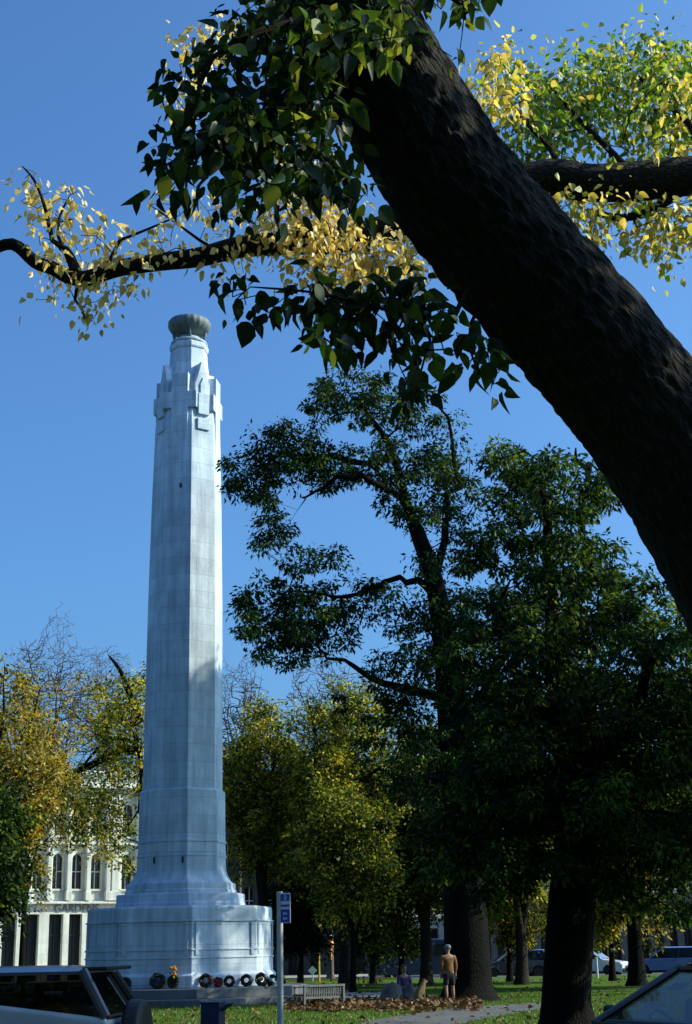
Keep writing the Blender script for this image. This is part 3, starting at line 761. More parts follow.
# ---- autumn trees behind
random.seed(44)
GRP = 'autumn trees behind the memorial'
def auto_tree(label, px, Y, top, wpx, bottom, n, per=60, lm='leaf_olive', srad=0.7, leaf=0.2, tm=0.45, tr=9, name='autumn_tree', group=GRP, circles=None, spread=None, r0=0.014, bark='bark_mid', lean=0, tsd=0.25, extra=None, wig=0.14, limbf=0.5, low=0.6, bend=0.22):
    """round headed tree: trunk column at px, crown from image row bottom up to top, half width wpx"""
    root = empty(name, (0, 0, 0), 0, label, 'tree', group)
    p = P(px, 940, Y); base = np.array([p.x, p.y, -0.05]); root.location = (p.x, p.y, 0)
    zt = P(px, top, Y).z; zb_ = P(px, bottom, Y).z; mp = mpp(p); W = wpx*mp; r = tr*mp
    sk = Skel(); fork = zb_+(zt-zb_)*0.18
    ids = sk.chain([base, base+[0, 0, 0.3], base+[0.03, 0, 1.0], base+[0.05+lean*0.3, 0, fork*0.6], base+[lean, 0.1, fork]], [r*1.7, r*1.2, r, r*0.88, r*0.75])
    for k in range(6):
        a = 2*PI*k/6+random.uniform(-.4, .4); L = random.uniform(0.55, 0.8)
        hh = random.uniform(0.45, 0.85)
        e = base+np.array([lean+W*L*math.cos(a)*0.75, W*L*math.sin(a)*0.75, fork+(zt-fork)*hh])
        s0 = np.array(sk.p[ids[-1 if k % 2 else -2]]); pts = []; rs = []
        for j in range(1, 6):
            f = j/5; pts.append(s0+(e-s0)*f+np.array([0, 0, 1])*(1-f)*f*1.2+RNG.normal(0, 0.12, 3)); rs.append(r*limbf*(1-f)+r*0.13*limbf*2)
        sk.chain(pts, rs, ids[-1 if k % 2 else -2])
    T = []
    zc_ = (zt+zb_)/2; hz = (zt-zb_)/2
    while len(T) < n:
        v = np.array([random.uniform(-1, 1), random.uniform(-1, 1), random.uniform(-1, 1)]); q = np.linalg.norm(v)
        if q > 1 or q < 0.45*random.random(): continue
        bump_ = 0.82+0.25*math.sin(v[0]*5+px)*math.sin(v[2]*6+Y)+0.1*math.sin(v[1]*7)
        w_ = 1.0 if v[2] > -0.3 else 0.9
        T.append(tuple(np.array([base[0]+lean, base[1], zc_])+v*bump_*np.array([W*w_, W*w_, hz])))
    if circles: T += circle_targets(circles, Y, spread or 1.5)
    for lb in (extra or []):
        A = np.array(sk.p); i = int(np.argmin(np.linalg.norm(A-np.array(P(lb[0][0], lb[0][1], Y)), axis=1)))
        limb(sk, lb, Y, i)
    sk.grow(T, 0.8, wig, 0.02, low, bend)
    split_build(sk, r0, root, M[bark])
    if per:
        a = sprays(T, per, srad, leaf, aspect=0.6, flat=0.75, droop=0.35, tint_mid=tm, tint_sd=tsd)
        leaves('foliage', *a, M[lm], root)
    for ch in root.children: ch.location = -root.location
    return root
# left of the column, in front of the white building
auto_tree('golden autumn tree at the left edge with foliage down to the parked car', -12, 60, 645, 82, 930, 330, 62, 'leaf_gold', 0.6, 0.17, 0.4, tr=6)
auto_tree('dark leafy green tree low at the left edge under the golden crown', -22, 56, 775, 56, 955, 260, 80, 'leaf_dark', 0.6, 0.2, 0.5, name='leafy_tree', tr=5)
auto_tree('thin yellow green tree whose limbs arch over the white building beside the column', 146, 66, 655, 60, 850, 190, 34, 'leaf_olive', 0.6, 0.17, 0.66, tr=6, bark='bark_dark', limbf=0.3,
    extra=[[(141, 752, 5), (125, 750, 4.5), (105, 758, 4), (85, 768, 3.4), (60, 778, 2.6), (40, 800, 1.5)], [(140, 745, 3), (115, 738, 2.2), (95, 752, 1.6), (80, 770, 1)], [(140, 720, 4), (128, 690, 3), (120, 670, 2), (108, 655, 1)]],
    circles=[(105, 790, 22, 16), (118, 820, 20, 20), (85, 825, 18, 14), (70, 840, 14, 8), (112, 850, 14, 10), (130, 690, 16, 14), (110, 700, 22, 12), (125, 870, 10, 5), (60, 810, 20, 14), (100, 805, 18, 14), (84, 790, 18, 10), (120, 730, 20, 18), (100, 720, 20, 10), (70, 775, 20, 12), (112, 765, 20, 14)])
auto_tree('thin golden tree standing before the left windows of the white building', 22, 80, 664, 56, 900, 260, 36, 'leaf_gold', 0.6, 0.18, 0.5, tr=3, bark='bark_dark', circles=[(92, 700, 30, 30), (70, 810, 24, 16), (100, 845, 14, 7)])
# bare trees behind the building
def bare(label, px, Y, top, wpx, bottom, n, tr=3):
    return auto_tree(label, px, Y, top, wpx, bottom, n, 0, tr=tr, name='bare_tree', group='bare trees behind the memorial', r0=0.018, bark='twig_pale', wig=0.012, limbf=0.35, low=1.6, bend=0.3)
bare('bare twiggy tree rising above the golden tree at the left', 42, 106, 610, 56, 800, 3400)
bare('bare twiggy tree with a rounded top between golden tree and column', 98, 108, 634, 50, 800, 2900)
bare('bare twiggy tree just right of the column', 238, 84, 636, 36, 800, 1600)
bare('bare twiggy tree behind the drooping dark branches right of the column', 330, 86, 640, 60, 800, 2200)
# right of the column
auto_tree('yellow green autumn tree directly right of the column', 262, 63, 692, 56, 905, 420, 66, 'leaf_olive', 0.6, 0.16, 0.6, tr=6, extra=[[(262, 860, 5), (240, 820, 4), (228, 780, 3), (224, 750, 2)]])
auto_tree('dense olive autumn tree behind the bench', 345, 61, 662, 76, 935, 560, 70, 'leaf_olive', 0.6, 0.16, 0.54, tr=7)
auto_tree('olive autumn tree behind the standing person', 425, 64, 700, 76, 940, 480, 66, 'leaf_olive', 0.62, 0.17, 0.42, tr=6)
auto_tree('olive tree seen through the gap between the two dark trunks', 520, 63, 700, 74, 945, 440, 66, 'leaf_olive', 0.62, 0.17, 0.36, tr=6)
auto_tree('orange gold autumn tree with low branches at the right beyond the dark car', 634, 58, 690, 80, 945, 440, 66, 'leaf_gold', 0.62, 0.17, 0.4, tr=8, bark='bark_dark')
auto_tree('dark autumn tree at the right edge behind the broad green tree', 735, 56, 600, 90, 945, 380, 66, 'leaf_olive', 0.7, 0.2, 0.25)
auto_tree('low spreading olive tree right behind the bench', 352, 57, 775, 60, 946, 300, 64, 'leaf_olive', 0.6, 0.15, 0.42, tr=3, bark='bark_dark')
auto_tree('low spreading dark olive tree behind the boulders', 400, 66, 790, 66, 962, 300, 64, 'leaf_olive', 0.6, 0.16, 0.36, tr=3, bark='bark_dark')
auto_tree('low rusty gold tree left of the thick right hand trunk', 508, 68, 800, 52, 962, 240, 60, 'leaf_gold', 0.6, 0.16, 0.3, tr=3, bark='bark_dark')
auto_tree('low rusty gold tree right of the thick right hand trunk', 610, 66, 830, 46, 952, 200, 60, 'leaf_gold', 0.6, 0.16, 0.36, tr=3, bark='bark_dark')
auto_tree('low dark evergreen between the bench and the wreaths', 300, 68, 850, 40, 962, 170, 80, 'leaf_dark', 0.6, 0.18, 0.3, tr=3, name='leafy_tree')
auto_tree('low dark evergreen left of the dark van', 372, 70, 860, 42, 962, 170, 80, 'leaf_dark', 0.6, 0.18, 0.3, tr=3, name='leafy_tree')
# unseen tall trees right of the memorial, crowns shaped to shade its lower half
for lab, x, y, zt, R_ in (('tall unseen elm shading the memorial from beyond the right edge of the lawn', 20.5, 52.5, 27.4, 5.6), ('tall unseen elm beyond the right edge nearer the memorial, shading it', 23.0, 49.5, 28.4, 5.8)):
    r_ = empty('elm_tree', (x, y, 0), 0, lab, 'tree', 'unseen elms giving shade from beyond the right edge')
    sk = Skel(); B0 = np.array([x, y, -0.05])
    ids = sk.chain([B0, B0+[0, 0, 0.5], B0+[0, 0, 5], B0+[0, 0, 12], B0+[0.3, 0, 18], B0+[0, 0, zt-2]], [0.8, 0.55, 0.45, 0.38, 0.28, 0.08])
    T = []
    while len(T) < 430:
        v = RNG.uniform(-1, 1, 3); q = np.linalg.norm(v)
        if q > 1: continue
        z = zt-7.0+v[2]*6.6
        if z < 23.6 and random.random() < 0.985: continue  # crown thinned low down so dappled sun reaches the plinth
        T.append((x+v[0]*R_, y+v[1]*R_, z))
    sk.grow(T, 0.9, 0.12, 0.02, 0.5); split_build(sk, 0.015, r_, M['bark_mid'])
    a = sprays(T, 60, 0.8, 0.26, aspect=0.6, flat=0.75, droop=0.35, tint_mid=0.4); leaves('foliage', *a, M['leaf_olive'], r_)
    for ch in r_.children: ch.location = -r_.location

# unseen trees added around the viewpoint to block sky light and shade the cars
pk_ = empty('unseen_shade_tree', (0, 0, 0), 0, 'round dark unseen tree added to shade the memorial and the cars', 'tree', 'unseen shade trees added around the viewpoint')
sk = Skel(); B0 = np.array([0, 0, -0.05])
sk.chain([B0, B0+[0, 0, 0.4], B0+[0, 0, 2.2], B0+[0.2, 0, 5], B0+[0, 0.2, 9], B0+[0, 0, 12.5]], [0.6, 0.42, 0.36, 0.3, 0.2, 0.06])
T = []
while len(T) < 420:
    v = RNG.uniform(-1, 1, 3)
    if np.linalg.norm(v) < 1: T.append((v[0]*4.6, v[1]*4.6, 8.2+v[2]*6))
sk.grow(T, 0.9, 0.12, 0.02, 0.5); split_build(sk, 0.015, pk_, M['bark_dark'])
a = sprays(T, 55, 0.8, 0.3, aspect=0.6, flat=0.75, droop=0.35, tint_mid=0.35); leaves('foliage', *a, M['leaf_olive'], pk_)
spots = [(11.5, 16.5, 0.95), (-9, 3.5, 1.05), (-18, 5, 1.15), (-28, 4, 1.1), (-15.5, 27, 0.95), (-22, 38, 1.15), (-30, 24, 1.2), (15.5, 25, 1.0), (10, -4, 1.0), (24, 14, 1.1), (-2, -10, 1.1), (-13, -9, 1.15), (9, -11, 1.1), (-26, 55, 1.0)]
for i, (x, y, sc) in enumerate(spots):
    o = pk_ if i == 0 else copy_tree(pk_)
    o.location = (x, y, 0); o.scale = (sc, sc, sc*1.05); o.rotation_euler = (0, 0, i*1.3)

# ------------------------------------------------------------------ foreground leaning tree
random.seed(5)
root = empty('leaning_tree', (0, 0, 0), 0, 'huge leaning dark trunk in the near foreground with branches of green and yellow leaves', 'tree')
YT = 5.6
sk = Skel()
mp = mpp(P(700, 500, YT))
cl = [(312, -60, 58), (340, 0, 60), (387, 80, 62), (428, 145, 63), (466, 203, 65), (523, 270, 66), (609, 368, 67), (677, 462, 68), (740, 565, 74), (805, 682, 82), (862, 820, 92), (890, 960, 104)]
pts = []
for t in cl[::-1]:
    p, r = PR(t[0], t[1], YT, t[2]); pts.append(np.array([*p, r]))
# carry on down to the ground
f = pts[0]
foot = [np.array([f[0]+0.12, f[1], -0.1, f[3]*1.9]), np.array([f[0]+0.09, f[1], 0.35, f[3]*1.4]), np.array([f[0]+0.05, f[1], 0.95, f[3]*1.12])]
pts = foot+pts if f[2] > 1.2 else foot[:2]+pts
# carry on up out of the picture
l = pts[-1]; l2 = pts[-2]; dv = l[:3]-l2[:3]
for k in range(1, 7): pts.append(np.array([*(l[:3]+dv*k*0.9+np.array([0, 0, 0.06*k*k])), l[3]*(1-0.1*k)]))
dense = []
for i in range(len(pts)-1):
    p0 = pts[max(i-1, 0)]; p1 = pts[i]; p2 = pts[i+1]; p3 = pts[min(i+2, len(pts)-1)]
    for k in range(40):
        t = k/40; dense.append(0.5*((2*p1)+(-p0+p2)*t+(2*p0-5*p1+4*p2-p3)*t*t+(-p0+3*p1-3*p2+p3)*t**3))
dense = np.array(dense)
# high resolution trunk with real bark ridges
ns = 128
tv = np.gradient(dense[:, :3], axis=0); tv = norm(tv); up = np.array([0, 1.0, 0]); V = []; UVs = []
Ls = np.concatenate([[0], np.cumsum(np.linalg.norm(np.diff(dense[:, :3], axis=0), axis=1))])
from mathutils import noise as mn
for k in range(len(dense)):
    t = tv[k]; up = up-t*up.dot(t); up /= np.linalg.norm(up); sd = np.cross(t, up)
    for j in range(ns):
        a = 2*PI*j/ns; ca, sa = math.cos(a), math.sin(a)
        q = Vector((ca*1.9, sa*1.9, Ls[k]*1.25))
        big = mn.noise(Vector((ca*0.9, sa*0.9, Ls[k]*0.55)))*0.035
        w1 = mn.noise(q*1.0+Vector((5, 3, 1)))
        q2 = Vector((ca*8.5+w1*1.3, sa*8.5+w1*1.3, Ls[k]*6.5+w1))
        rid = mn.voronoi(q2)[0]; e = min(0.5, rid[1]-rid[0])
        fine = mn.noise(Vector((ca*16, sa*16, Ls[k]*9)))*0.004
        r = dense[k, 3]*(1+big)+(e-0.2)*(0.026+0.03*max(0, mn.noise(q*0.6+Vector((9, 2, 4)))+0.35))+fine
        V.append(dense[k, :3]+(up*ca+sd*sa)*r)
F = []
for k in range(len(dense)-1):
    for j in range(ns):
        F.append((k*ns+j, k*ns+(j+1) % ns, (k+1)*ns+(j+1) % ns, (k+1)*ns+j))
        UVs += [(j/ns*3, Ls[k]), ((j+1)/ns*3, Ls[k]), ((j+1)/ns*3, Ls[k+1]), (j/ns*3, Ls[k+1])]
me = bpy.data.meshes.new('trunk'); me.from_pydata([tuple(v) for v in V], [], F)
ul = me.uv_layers.new(name='UVMap'); ul.data.foreach_set('uv', np.array(UVs, np.float32).ravel())
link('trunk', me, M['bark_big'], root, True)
bx = dense[0]
root.location = (bx[0], bx[1], 0)
tnodes = sk.chain([d[:3] for d in dense[::10]], [d[3] for d in dense[::10]])       # used only as attachment points
ntr = len(sk.p)
def strip_trunk(chains): return [c for c in chains if not all(i < ntr for i in c[0])]

# the far limb, forking from the trunk low at the right and crossing behind it
YL = 9.0
fork_i = tnodes[8]
fp = sk.p[fork_i]
lpts = [(900, 560, 34, -2.2), (905, 420, 30, -1.2), (870, 290, 27, -0.5), (800, 205, 24, 0), (740, 178, 21), (692, 176, 20), (640, 181, 20), (590, 183, 19), (545, 178, 18.5), (470, 198, 17), (400, 224, 14.5), (340, 240, 13), (290, 243, 12), (240, 247, 11), (200, 257, 10), (160, 262, 9), (120, 268, 8.5), (88, 278, 8), (70, 277, 7.5), (52, 268, 7), (35, 262, 6.5), (12, 244, 6), (-20, 252, 5), (-60, 240, 4), (-120, 215, 3), (-180, 180, 2)]
l_ids = limb(sk, lpts, YL, fork_i, 4)
# stub and secondary shoots
def near(px, py, Y):
    A = np.array(sk.p); return int(np.argmin(np.linalg.norm(A-np.array(P(px, py, Y)), axis=1)))
limb(sk, [(72, 262, 5.5), (66, 250, 4.5), (58, 246, 3)], YL, near(78, 277, YL))
limb(sk, [(52, 240, 2.6), (44, 205, 1.9), (34, 180, 1.3), (22, 166, 0.8)], YL, near(60, 252, YL))
limb(sk, [(58, 235, 2), (60, 215, 1.5), (70, 195, 1)], YL, near(60, 252, YL))
limb(sk, [(200, 240, 2), (175, 222, 1.3), (150, 205, 0.8)], YL, near(215, 253, YL))
limb(sk, [(120, 240, 2), (150, 228, 1.4), (180, 215, 0.9)], YL, near(100, 272, YL))
limb(sk, [(75, 300, 1.8), (83, 312, 1.3), (84, 320, 0.8)], YL, near(80, 279, YL))
limb(sk, [(650, 212, 5), (620, 218, 4), (585, 210, 3)], YL, near(700, 176, YL))
limb(sk, [(605, 145, 3.4, .3), (578, 118, 2.4, .7), (545, 82, 1.2, 1)], YL, near(640, 181, YL))
limb(sk, [(690, 125, 3.4, .3), (655, 92, 2.4, .7), (622, 62, 1.2, 1)], YL, near(720, 176, YL))
limb(sk, [(548, 146, 2.6, .2), (522, 118, 1.8, .4), (492, 82, 1, .4)], YL, near(570, 182, YL))
# branch over the camera side carrying the big dark leaves
limb(sk, [(360, 20, 11, -0.1), (325, 55, 9, -0.3), (290, 95, 7, -0.5), (250, 130, 5, -0.6), (205, 150, 3.2, -0.7), (165, 165, 2, -0.7)], YT, near(375, 0, YT))
limb(sk, [(330, 20, 6, -.4), (280, 25, 4, -.6), (230, 45, 3, -.7), (190, 80, 2, -.8)], YT, near(350, 30, YT))
limb(sk, [(300, 130, 4, -.4), (330, 165, 3, -.4), (355, 190, 2, -.4)], YT, near(290, 95, YT-.5))
limb(sk, [(455, 315, 3, -.3), (420, 318, 2.6, -.4), (370, 305, 2.2, -.5), (310, 292, 1.6, -.6), (250, 287, 1.0, -.6)], YT, near(490, 240, YT))
limb(sk, [(470, 325, 2.2, -.2), (470, 350, 1.6, -.25), (480, 375, 1, -.25)], YT, near(500, 250, YT))
limb(sk, [(430, 340, 1.8, -.4), (420, 375, 1.2, -.4), (415, 400, 0.9, -.4)], YT, near(420, 318, YT-.4))
limb(sk, [(420, -30, 4, -.3), (440, -10, 3, -.4), (462, 5, 2, -.4)], YT, near(385, -60, YT))
# added out of view: crown to the right, placed to shade the trunk
def W3(*a): return np.array(a, float)
hi = near(805, 680, YT)
def wl(pts_, rs, parent): return sk.chain([W3(*p) for p in pts_], rs, parent)
q0 = sk.p[hi]
wl([(q0[0]+0.3, 5.4, 3.6), (3.9, 5.2, 4.6), (4.6, 5.0, 5.8), (5.2, 4.7, 7.2), (5.5, 4.4, 8.6)], [0.22, 0.19, 0.15, 0.11, 0.06], hi)
i2 = len(sk.p)-3
wl([(5.6, 5.4, 6.6), (6.4, 5.8, 7.4), (7.2, 6.0, 8.0)], [0.1, 0.07, 0.04], i2)
wl([(4.2, 5.6, 6.9), (3.7, 6.0, 7.9), (3.2, 6.1, 9.0)], [0.1, 0.07, 0.04], i2)

def in_px(circ, Y, sp): return circle_targets(circ, Y, sp)
Td = in_px([(175, 165, 26, 15), (180, 82, 20, 9), (212, 122, 32, 26), (232, 75, 34, 24), (255, 150, 38, 36), (235, 190, 22, 10), (295, 30, 46, 38), (300, 100, 44, 44), (280, 195, 20, 9), (325, 165, 26, 18), (345, 200, 20, 9), (345, 110, 26, 18), (340, 60, 34, 24), (372, 18, 30, 18), (245, 22, 20, 9)], YT-0.55, 0.22)
Td2 = in_px([(245, 290, 20, 10), (275, 300, 18, 10), (320, 300, 26, 24), (355, 310, 30, 30), (340, 335, 22, 16), (400, 305, 30, 28), (430, 300, 24, 16), (400, 345, 24, 14), (430, 340, 18, 9), (415, 385, 16, 9), (470, 345, 20, 12), (485, 370, 18, 9), (455, 310, 16, 8), (495, 340, 12, 5)], YT-0.4, 0.14)
def clear_trunk(T, edge):
    out = []
    for t in T:
        d_ = Vector(t)-CAM; x = 346+d_.dot(Rv)/d_.dot(Fv)*FPX; y = 512-d_.dot(Uv)/d_.dot(Fv)*FPX
        if y < 50 or x < np.interp(y, [50, 100, 215, 254, 313, 382, 455], [322, 338, 386, 412, 472, 536, 585])+edge: out.append(t)
    return out
Td = clear_trunk(Td, -8); Td2 = clear_trunk(Td2, -10)
Td4 = in_px([(330, 30, 26, 12), (375, 28, 26, 16), (405, 22, 18, 10), (300, 60, 24, 8), (350, 40, 20, 9), (318, 95, 16, 6), (322, 340, 9, 4), (270, 120, 30, 8), (230, 150, 30, 6)], YT-0.75, 0.12)  # leaves tinted lighter below to imitate backlit and sky-lit ones
Td3 = in_px([(455, 8, 16, 8), (480, -15, 20, 10), (430, -20, 20, 10), (455, 60, 6, 2)], YT-0.35, 0.1)
Ty = in_px([(30, 190, 22, 7), (60, 215, 30, 16), (75, 245, 40, 26), (60, 275, 34, 14), (110, 245, 30, 14), (100, 300, 24, 8), (150, 285, 20, 5), (84, 312, 14, 6), (180, 225, 40, 16), (230, 225, 30, 14), (225, 265, 24, 9), (160, 255, 20, 6)], YL, 0.18)
Ty2 = in_px([(350, 268, 40, 26), (300, 205, 32, 40), (330, 225, 28, 40), (280, 225, 26, 22), (385, 258, 26, 44), (340, 262, 30, 40), (300, 260, 20, 14), (195, 50, 18, 14), (210, 40, 12, 8), (185, 105, 12, 6), (270, 165, 30, 16), (420, 265, 16, 10)], YL-0.1, 0.22)
Tr = in_px([(525, 85, 22, 14), (545, 110, 30, 34), (515, 140, 18, 12), (590, 80, 34, 44), (575, 120, 30, 30), (640, 65, 32, 36), (680, 65, 28, 26), (650, 105, 36, 38), (690, 120, 30, 26), (620, 140, 24, 14), (675, 155, 26, 18), (645, 185, 22, 12), (550, 150, 18, 9), (735, 90, 50, 60), (740, 160, 40, 34)], YL+1.0, 0.4)
Tr2 = in_px([(500, 75, 24, 26), (490, 95, 18, 14), (520, 105, 16, 10), (585, 215, 24, 20), (600, 235, 18, 12), (650, 215, 32, 34), (680, 225, 22, 20), (665, 250, 18, 9), (615, 200, 18, 9), (560, 200, 14, 7), (665, 145, 20, 9), (680, 90, 16, 8), (730, 220, 40, 34)], YL+0.1, 0.3)
To = []  # unseen leaf masses placed to shade the trunk and near leaves
for (c, r, n) in (((5.2, 4.6, 8.2), 1.5, 66), ((6.3, 5.6, 7.4), 1.3, 44), ((3.9, 5.9, 7.9), 1.2, 40), ((4.6, 5.2, 6.4), 1.2, 44), ((3.3, 5.5, 5.9), 0.8, 22), ((7.4, 5.8, 8.6), 1.2, 34), ((-0.6, 4.2, 7.2), 1.3, 60), ((0.6, 5.0, 8.0), 1.3, 60), ((2.0, 5.0, 8.4), 1.2, 60)):
    for _ in range(n):
        v = norm(RNG.normal(0, 1, (1, 3)))[0]*r*random.random()**0.4; To.append((c[0]+v[0], c[1]+v[1], c[2]+v[2]))
for T in (Td, Td2, Td3, Td4, Ty, Ty2, Tr, Tr2, To): sk.grow(T, 0.14, 0.2, 0.02, 0.0)
sk.radii(0.0026, 2.2, 0.03)
ch = strip_trunk(sk.meshes())
def has_limb(c): return max(sk.R[i] for i in c[0][1:]) > 0.028
big = [c for c in ch if has_limb(c)]
# give the limb chains extra points and roughness
chains_to_mesh(sk, big, 'limb', M['bark_big'], root, 18)
chains_to_mesh(sk, [c for c in ch if not has_limb(c)], 'twigs', M['bark_mid'], root, 6)
def hang(T, per, rad_, leaf, tm, tsd, up_=0.5):
    E = np.repeat(np.asarray(T), per, axis=0); n = len(E)
    o = RNG.normal(0, 1, (n, 3))*rad_*0.6
    pos = E+o; d = norm(o)*0.8+RNG.normal(0, 0.35, (n, 3)); d[:, 2] -= 0.9
    nr = RNG.normal(0, 0.55, (n, 3)); nr[:, 1] -= 0.25; nr[:, 2] += up_
    sz = leaf*RNG.uniform(0.45, 1.3, n)
    return pos, d, nr, sz, sz*RNG.uniform(0.8, 1.05, n), np.clip(tm+RNG.normal(0, tsd, n), 0, 1)
def merge(*a): return [np.concatenate([x[i] for x in a]) for i in range(6)]
def hleaves(name, a, m): return leaves(name, *a, M[m], root, 'heart')
hleaves('green_leaves', merge(hang(Td, 5, 0.085, 0.072, 0.45, 0.24), hang(Td2, 2, 0.055, 0.08, 0.42, 0.22), hang(Td3, 2, 0.04, 0.076, 0.75, 0.2), hang(Td4, 3, 0.06, 0.076, 0.9, 0.12)), 'leaf_shade')
hleaves('yellow_leaves', merge(hang(Ty, 5, 0.1, 0.062, 0.6, 0.2), hang(Ty2, 9, 0.13, 0.056, 0.5, 0.25)), 'leaf_yellow')
hleaves('turning_leaves', merge(hang(Tr, 15, 0.16, 0.06, 0.5, 0.24), hang(Tr2, 8, 0.12, 0.06, 0.82, 0.15)), 'leaf_turning')
hleaves('upper_leaves', hang(To, 14, 0.2, 0.09, 0.45, 0.25), 'leaf_shade')
for chd in root.children: chd.location = -root.location

# ------------------------------------------------------------------ buildings
def facade(root, O, ang, u0, u1, H, rows, wallm, depth=9.0, th=0.45, frame_m='white_paint', wall_name='front_wall', bars=True):
    """rows: list of (z0, z1, [(ua, ub, arched)], part name); front wall pieces butt end to end"""
    u = Vector((math.cos(ang), math.sin(ang), 0)); n = Vector((math.sin(ang), -math.cos(ang), 0))
    root.location = O; root.rotation_euler = (0, 0, ang)      # local x along the front, -y outwards
    b = MB(); z = 0
    def bx(a, c, z0, z1, y0=0, y1=th): b.box(((a+c)/2, (y0+y1)/2, (z0+z1)/2), (c-a, y1-y0, z1-z0))
    for (z0, z1, ops, nm) in sorted(rows, key=lambda r: r[0]):
        if z0 > z+1e-4: bx(u0, u1, z, z0)
        cur = u0
        for (a, c, arch) in sorted(ops):
            bx(cur, a, z0, z1); cur = c
            if arch:
                r = (c-a)/2; zs = z1-r; k = 10; mid = (a+c)/2
                for sgn in (-1, 1):
                    poly = [(mid+sgn*r*math.cos(PI/2*t/k), zs+r*math.sin(PI/2*t/k)) for t in range(k+1)]+[(mid+sgn*r, z1)]
                    mt = Matrix.Translation((0, th, 0)) @ Matrix.Rotation(PI/2, 4, 'X')
                    b.prism(poly, th, mt)
        bx(cur, u1, z0, z1); z = z1
    bx(u0, u1, z, H)
    b.build(wall_name, M[wallm], root, uv=True)
    b = MB()
    b.box((u0+0.2, (th+depth)/2, H/2), (0.4, depth-th-0.004, H-0.01)); b.box((u1-0.2, (th+depth)/2, H/2), (0.4, depth-th-0.004, H-0.01)); b.box(((u0+u1)/2, depth+0.2, H/2), (u1-u0, 0.4, H-0.01))
    b.build('side_wall', M[wallm], root, uv=True)
    b = MB(); b.box(((u0+u1)/2, (th+depth)/2, H-0.5), (u1-u0-0.82, depth-th-0.05, 0.3)); b.build('roof', M['greystone'], root)
    for (z0, z1, ops, nm) in rows:
        for (a, c, arch) in ops:
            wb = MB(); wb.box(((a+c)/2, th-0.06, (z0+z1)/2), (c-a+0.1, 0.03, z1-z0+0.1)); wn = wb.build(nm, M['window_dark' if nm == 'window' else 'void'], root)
            fb = MB(); m_ = (a+c)/2
            if nm == 'window':
                fb.box((m_, th-0.11, (z0+z1)/2), (0.05, 0.05, z1-z0)); fb.box((m_, th-0.112, z0+(z1-z0)*0.5), (c-a, 0.05, 0.06))
                fb.build('glazing_bar', M[frame_m], wn)
                sb = MB(); sb.box((m_, -0.06, z0-0.06), (c-a+0.24, 0.16, 0.12)); sb.build('sill', M[wallm], wn)
            else:
                fb.box((m_, th-0.12, z0+(z1-z0)*0.68), (c-a, 0.06, 0.1)); fb.box((m_, th-0.12, (z0+z1)*0.5), (0.06, 0.055, z1-z0)); fb.build('door_frame', M['black'], wn)
    return root
BY = 93.0; BANG = math.radians(31)
bO = P(85, 960, BY); bO.z = 0
bu = Vector((math.cos(BANG), math.sin(BANG), 0)); bn = Vector((math.sin(BANG), -math.cos(BANG), 0))
def FU(px, py):
    r = ray(px, py); t = (bO-CAM).dot(bn)/r.dot(bn); q = CAM+r*t
    return (q-bO).dot(bu), q.z
def Fz(py, px=85): return FU(px, py)[1]
def Fu(px): return FU(px, 900)[0]
wb_ = empty('public_building', (0, 0, 0), 0, 'cream white building with arched windows and tall dark doorways behind the trees', 'building')
H = Fz(771)
wins = [(12, 23), (31.5, 42.5), (51.5, 62.5), (71, 82), (90, 101), (121, 132), (141, 152), (160, 171)]
doors = [(4, 18), (23, 40), (50, 64), (70, 83), (88, 103), (108, 122), (128, 142)]
zd = Fz(914)
rows = [(0.02, zd, [(Fu(a), Fu(c), False) for a, c in doors], 'doorway'),
        (Fz(889), Fz(854), [(Fu(a), Fu(c), True) for a, c in wins], 'window'),
        (Fz(836), Fz(803), [(Fu(a), Fu(c), True) for a, c in wins], 'window')]
facade(wb_, bO, BANG, Fu(-8), Fu(180), H, rows, 'plaster')
b = MB()
def band(z0, z1, out): b.box(((Fu(-8)+Fu(180))/2, -out/2+0.002, (z0+z1)/2), (Fu(180)-Fu(-8)+0.1, out, z1-z0))
band(Fz(904), Fz(901.5), 0.35); b.build('string_course', M['plaster'], wb_, uv=True, bevel=0.03)
b = MB(); band(Fz(789), Fz(785.5), 0.7); b.build('cornice', M['plaster'], wb_, uv=True, bevel=0.05)
b = MB(); band(Fz(792), Fz(789.3), 0.4); b.build('cornice', M['plaster'], wb_, uv=True, bevel=0.03)
b = MB(); band(Fz(845), Fz(842.5), 0.3); b.build('string_course', M['plaster'], wb_, uv=True, bevel=0.03)
b = MB(); band(H-0.25, H+0.003, 0.3); b.build('parapet_coping', M['plaster'], wb_, uv=True, bevel=0.03)
for px, wd in ((47, 4), (66.6, 4), (86, 4), (106, 4), (113, 7), (136.5, 4), (156, 4), (27, 4), (8, 4)):
    for (za, zb2) in ((Fz(901), Fz(846)), (Fz(842), Fz(793))):
        b = MB(); ux = Fu(px); wm = wd*0.0655*1.05
        b.box((ux, -0.17, (za+zb2)/2), (wm, 0.34, zb2-za-0.02))
        b.box((ux, -0.2, za+0.3), (wm*1.35, 0.4, 0.58)); b.box((ux, -0.2, zb2-0.25), (wm*1.3, 0.42, 0.4))
        b.build('pilaster', M['plaster'], wb_, uv=True, bevel=0.02)
def text(txt, size, mtx, m, parent, name, ext=0.01):
    cu = bpy.data.curves.new('t', 'FONT'); cu.body = txt; cu.size = size; cu.align_x = 'CENTER'; cu.align_y = 'CENTER'; cu.extrude = ext
    o = bpy.data.objects.new('t', cu); COL.objects.link(o)
    dg = bpy.context.evaluated_depsgraph_get(); me = bpy.data.meshes.new_from_object(o.evaluated_get(dg))
    bpy.data.objects.remove(o); me.transform(mtx); me.materials.clear()
    return link(name, me, m, parent)
ut, zt_ = Fu(77), Fz(908.5)
